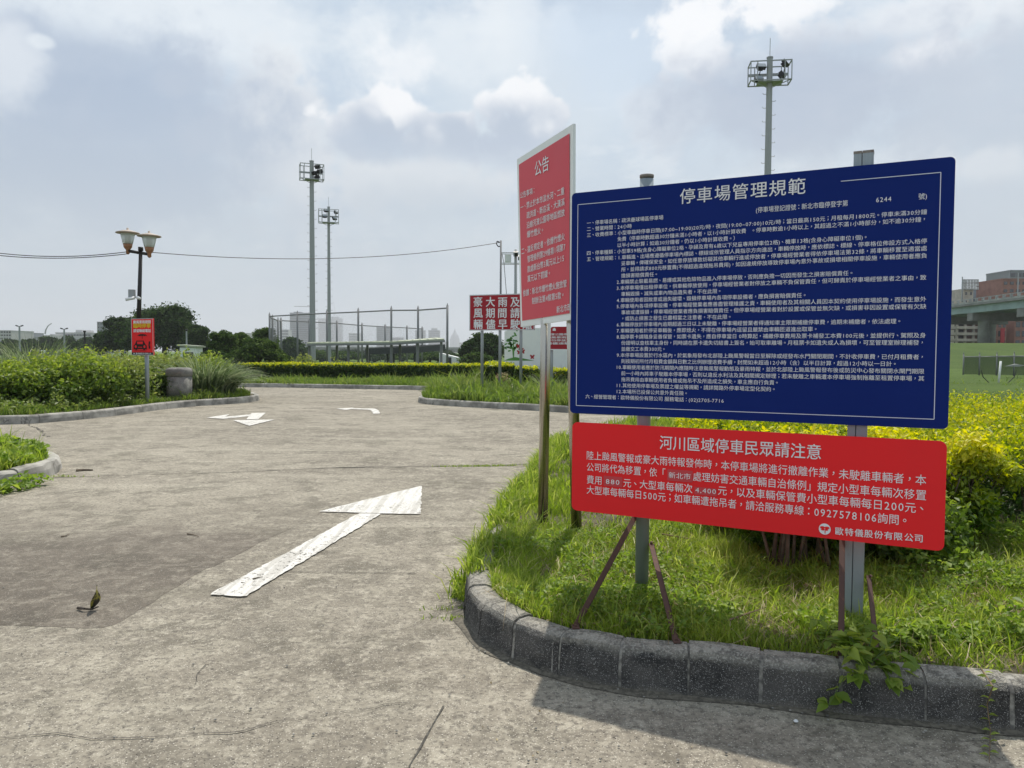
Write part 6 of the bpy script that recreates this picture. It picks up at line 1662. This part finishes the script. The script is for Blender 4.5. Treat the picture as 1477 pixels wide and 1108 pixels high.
m = MB(); kp = smooth_path(ISL[8:23], .03)
for i_ in range(len(kp) - 1):
    p, q = kp[i_], kp[i_ + 1]; d_ = (q - p).normalized(); n_ = Vector((d_.y, -d_.x))
    w0 = .02 + .05 * max(0, pnoise(Vector((p.x * 3, p.y * 3, 5))) + .25); w1 = .02 + .05 * max(0, pnoise(Vector((q.x * 3, q.y * 3, 5))) + .25)
    a, b, c_, e_ = p - n_ * .01, q - n_ * .01, q + n_ * w1, p + n_ * w0
    m.add([(a.x, a.y, .010), (b.x, b.y, .010), (c_.x, c_.y, .0035), (e_.x, e_.y, .0035)], [(0, 3, 2, 1)])
simple('gutter_dirt', (.16, .145, .115), .95, var=.4, scale=45, col2=(.075, .068, .055), bump=.6)
tag(m.build('gutter_dirt', 'gutter_dirt'), 'line of dark grime at the foot of the near kerb', 'dirt', kind='stuff')
# litter: curled leaf, twigs, pebbles
def twig(label, pix, z=.01, r=.006, mat='bark', dz=0, name='twig'):
    m = MB(); P_ = [G(*p, z) + Vector((0, 0, dz * (i % 2))) for i, p in enumerate(pix)]; m.path(P_, r, r * .4, 5); tag(m.build(name, mat), label, 'twig')
lf = thing('curled_leaf', 'curled yellow-black fallen leaf on the dark road patch', 'leaf', G(133, 880))
m = MB(); b = G(131, 880, .008); nseg = 8
for k in range(nseg + 1):
    u = k / nseg; c_ = b + Vector((.02 * math.sin(u * 3) + .04 * u, .015 * math.cos(u * 4), .14 * u)); w_ = .028 * math.sin(math.pi * min(1, u * .9 + .1)) + .003
    m.v += [tuple(c_ + Vector((-w_ * math.cos(u * 2), -w_ * math.sin(u * 2), 0))), tuple(c_), tuple(c_ + Vector((w_ * math.cos(u * 2 + .6), w_ * math.sin(u * 2 + .6), .01)))]
for k in range(nseg):
    for j in range(2): m.f.append((k * 3 + j, k * 3 + j + 1, k * 3 + 3 + j + 1, k * 3 + 3 + j)); m.mi.append(0)
def curled():
    t = NT('curled_leaf_skin'); t.set(.5, 0, .4); n = t.noise(30, 3, .6); t.color(t.mix(t.ss(n, .45, .55), (.28, .26, .05), (.02, .02, .015)))
curled()
m.build('blade', 'curled_leaf_skin', lf, True)
m = MB(); m.path([G(112, 877, .012), G(122, 878, .02), G(133, 879, .01), G(142, 875, .03)], .008, .003, 5); m.build('stalk', 'bark_dark', lf)
twig('thin dark twig near the left island corner', [(110, 679), (122, 678), (134, 678)], r=.02)
twig('small twig on the dark patch', [(88, 774), (95, 773), (100, 770)])
twig('bent twig on the middle of the dark patch', [(270, 770), (278, 771), (287, 774)])
twig('twig lying on the painted arrow shaft', [(365, 835), (372, 833), (379, 832)], z=.016, r=.005)
twig('dry forked twig in the grass below the red board', [(1050, 895), (1075, 886), (1105, 876)], z=.22, r=.006, mat='stem_brown')
twig('dry stick in the grass just under the red board edge', [(955, 770), (975, 774), (1000, 778)], z=.24, r=.006, mat='stem_brown')
PB = MB()
for k in range(150):
    if k < 60: p = G(random.uniform(0, 900), random.uniform(720, 1100))
    elif k < 110: s_ = random.choice(ISL[10:21]); p = Vector((s_[0] + random.gauss(0, .08), s_[1] - abs(random.gauss(.05, .06)), 0))
    else: p = G(random.uniform(700, 1450), random.uniform(1000, 1108))
    r = random.uniform(.002, .007); PB.lathe([(r * .6, 0), (r, r * .5), (r * .5, r)], (p.x, p.y, .005), 6)
tag(PB.build('grit', 'mortar'), 'loose grit and crumbs scattered on the road', 'grit', kind='stuff')
m = MB(); p = G(1148, 1043); m.lathe([(.006, 0), (.010, .004), (.006, .009)], (p.x, p.y, .004), 7); tag(m.build('pebble', 'white_paint'), 'single whitish pebble at the kerb foot below the right post', 'pebble')
dl = weeds([(-.3, 2.6), (2.4, 2.3), (2.4, 2.95), (1, 3.1), (-.1, 3.5)], 45, -.005, None, .012, .001, mat='dry_leaf', thr=-1)
tag(np_obj('leaf_litter', [dl, weeds(nearP, 1800, .165, (-.1, 2.6, 3.2, 4.4), .03, .02, thr=.0, seed=15.0)], 'dry_leaf'), 'dry brown leaf crumbs at the kerb and in the grass', 'leaf litter', kind='stuff')

# ------------------------------------------------------------------ haze
m = MB(); m.box(0, 2940, 119, 7000, 6000, 241)
hm = bpy.data.materials.new('haze_air'); hm.use_nodes = True; ht = hm.node_tree; ht.nodes.clear()
ho = ht.nodes.new('ShaderNodeOutputMaterial'); hv = ht.nodes.new('ShaderNodeVolumePrincipled')
hv.inputs['Color'].default_value = (.93, .96, 1, 1); hv.inputs['Density'].default_value = .00024; hv.inputs['Anisotropy'].default_value = .2
ht.links.new(hv.outputs[0], ho.inputs['Volume']); MAT['haze_air'] = hm
hz_o = m.build('haze', 'haze_air'); hz_o['kind'] = 'stuff'
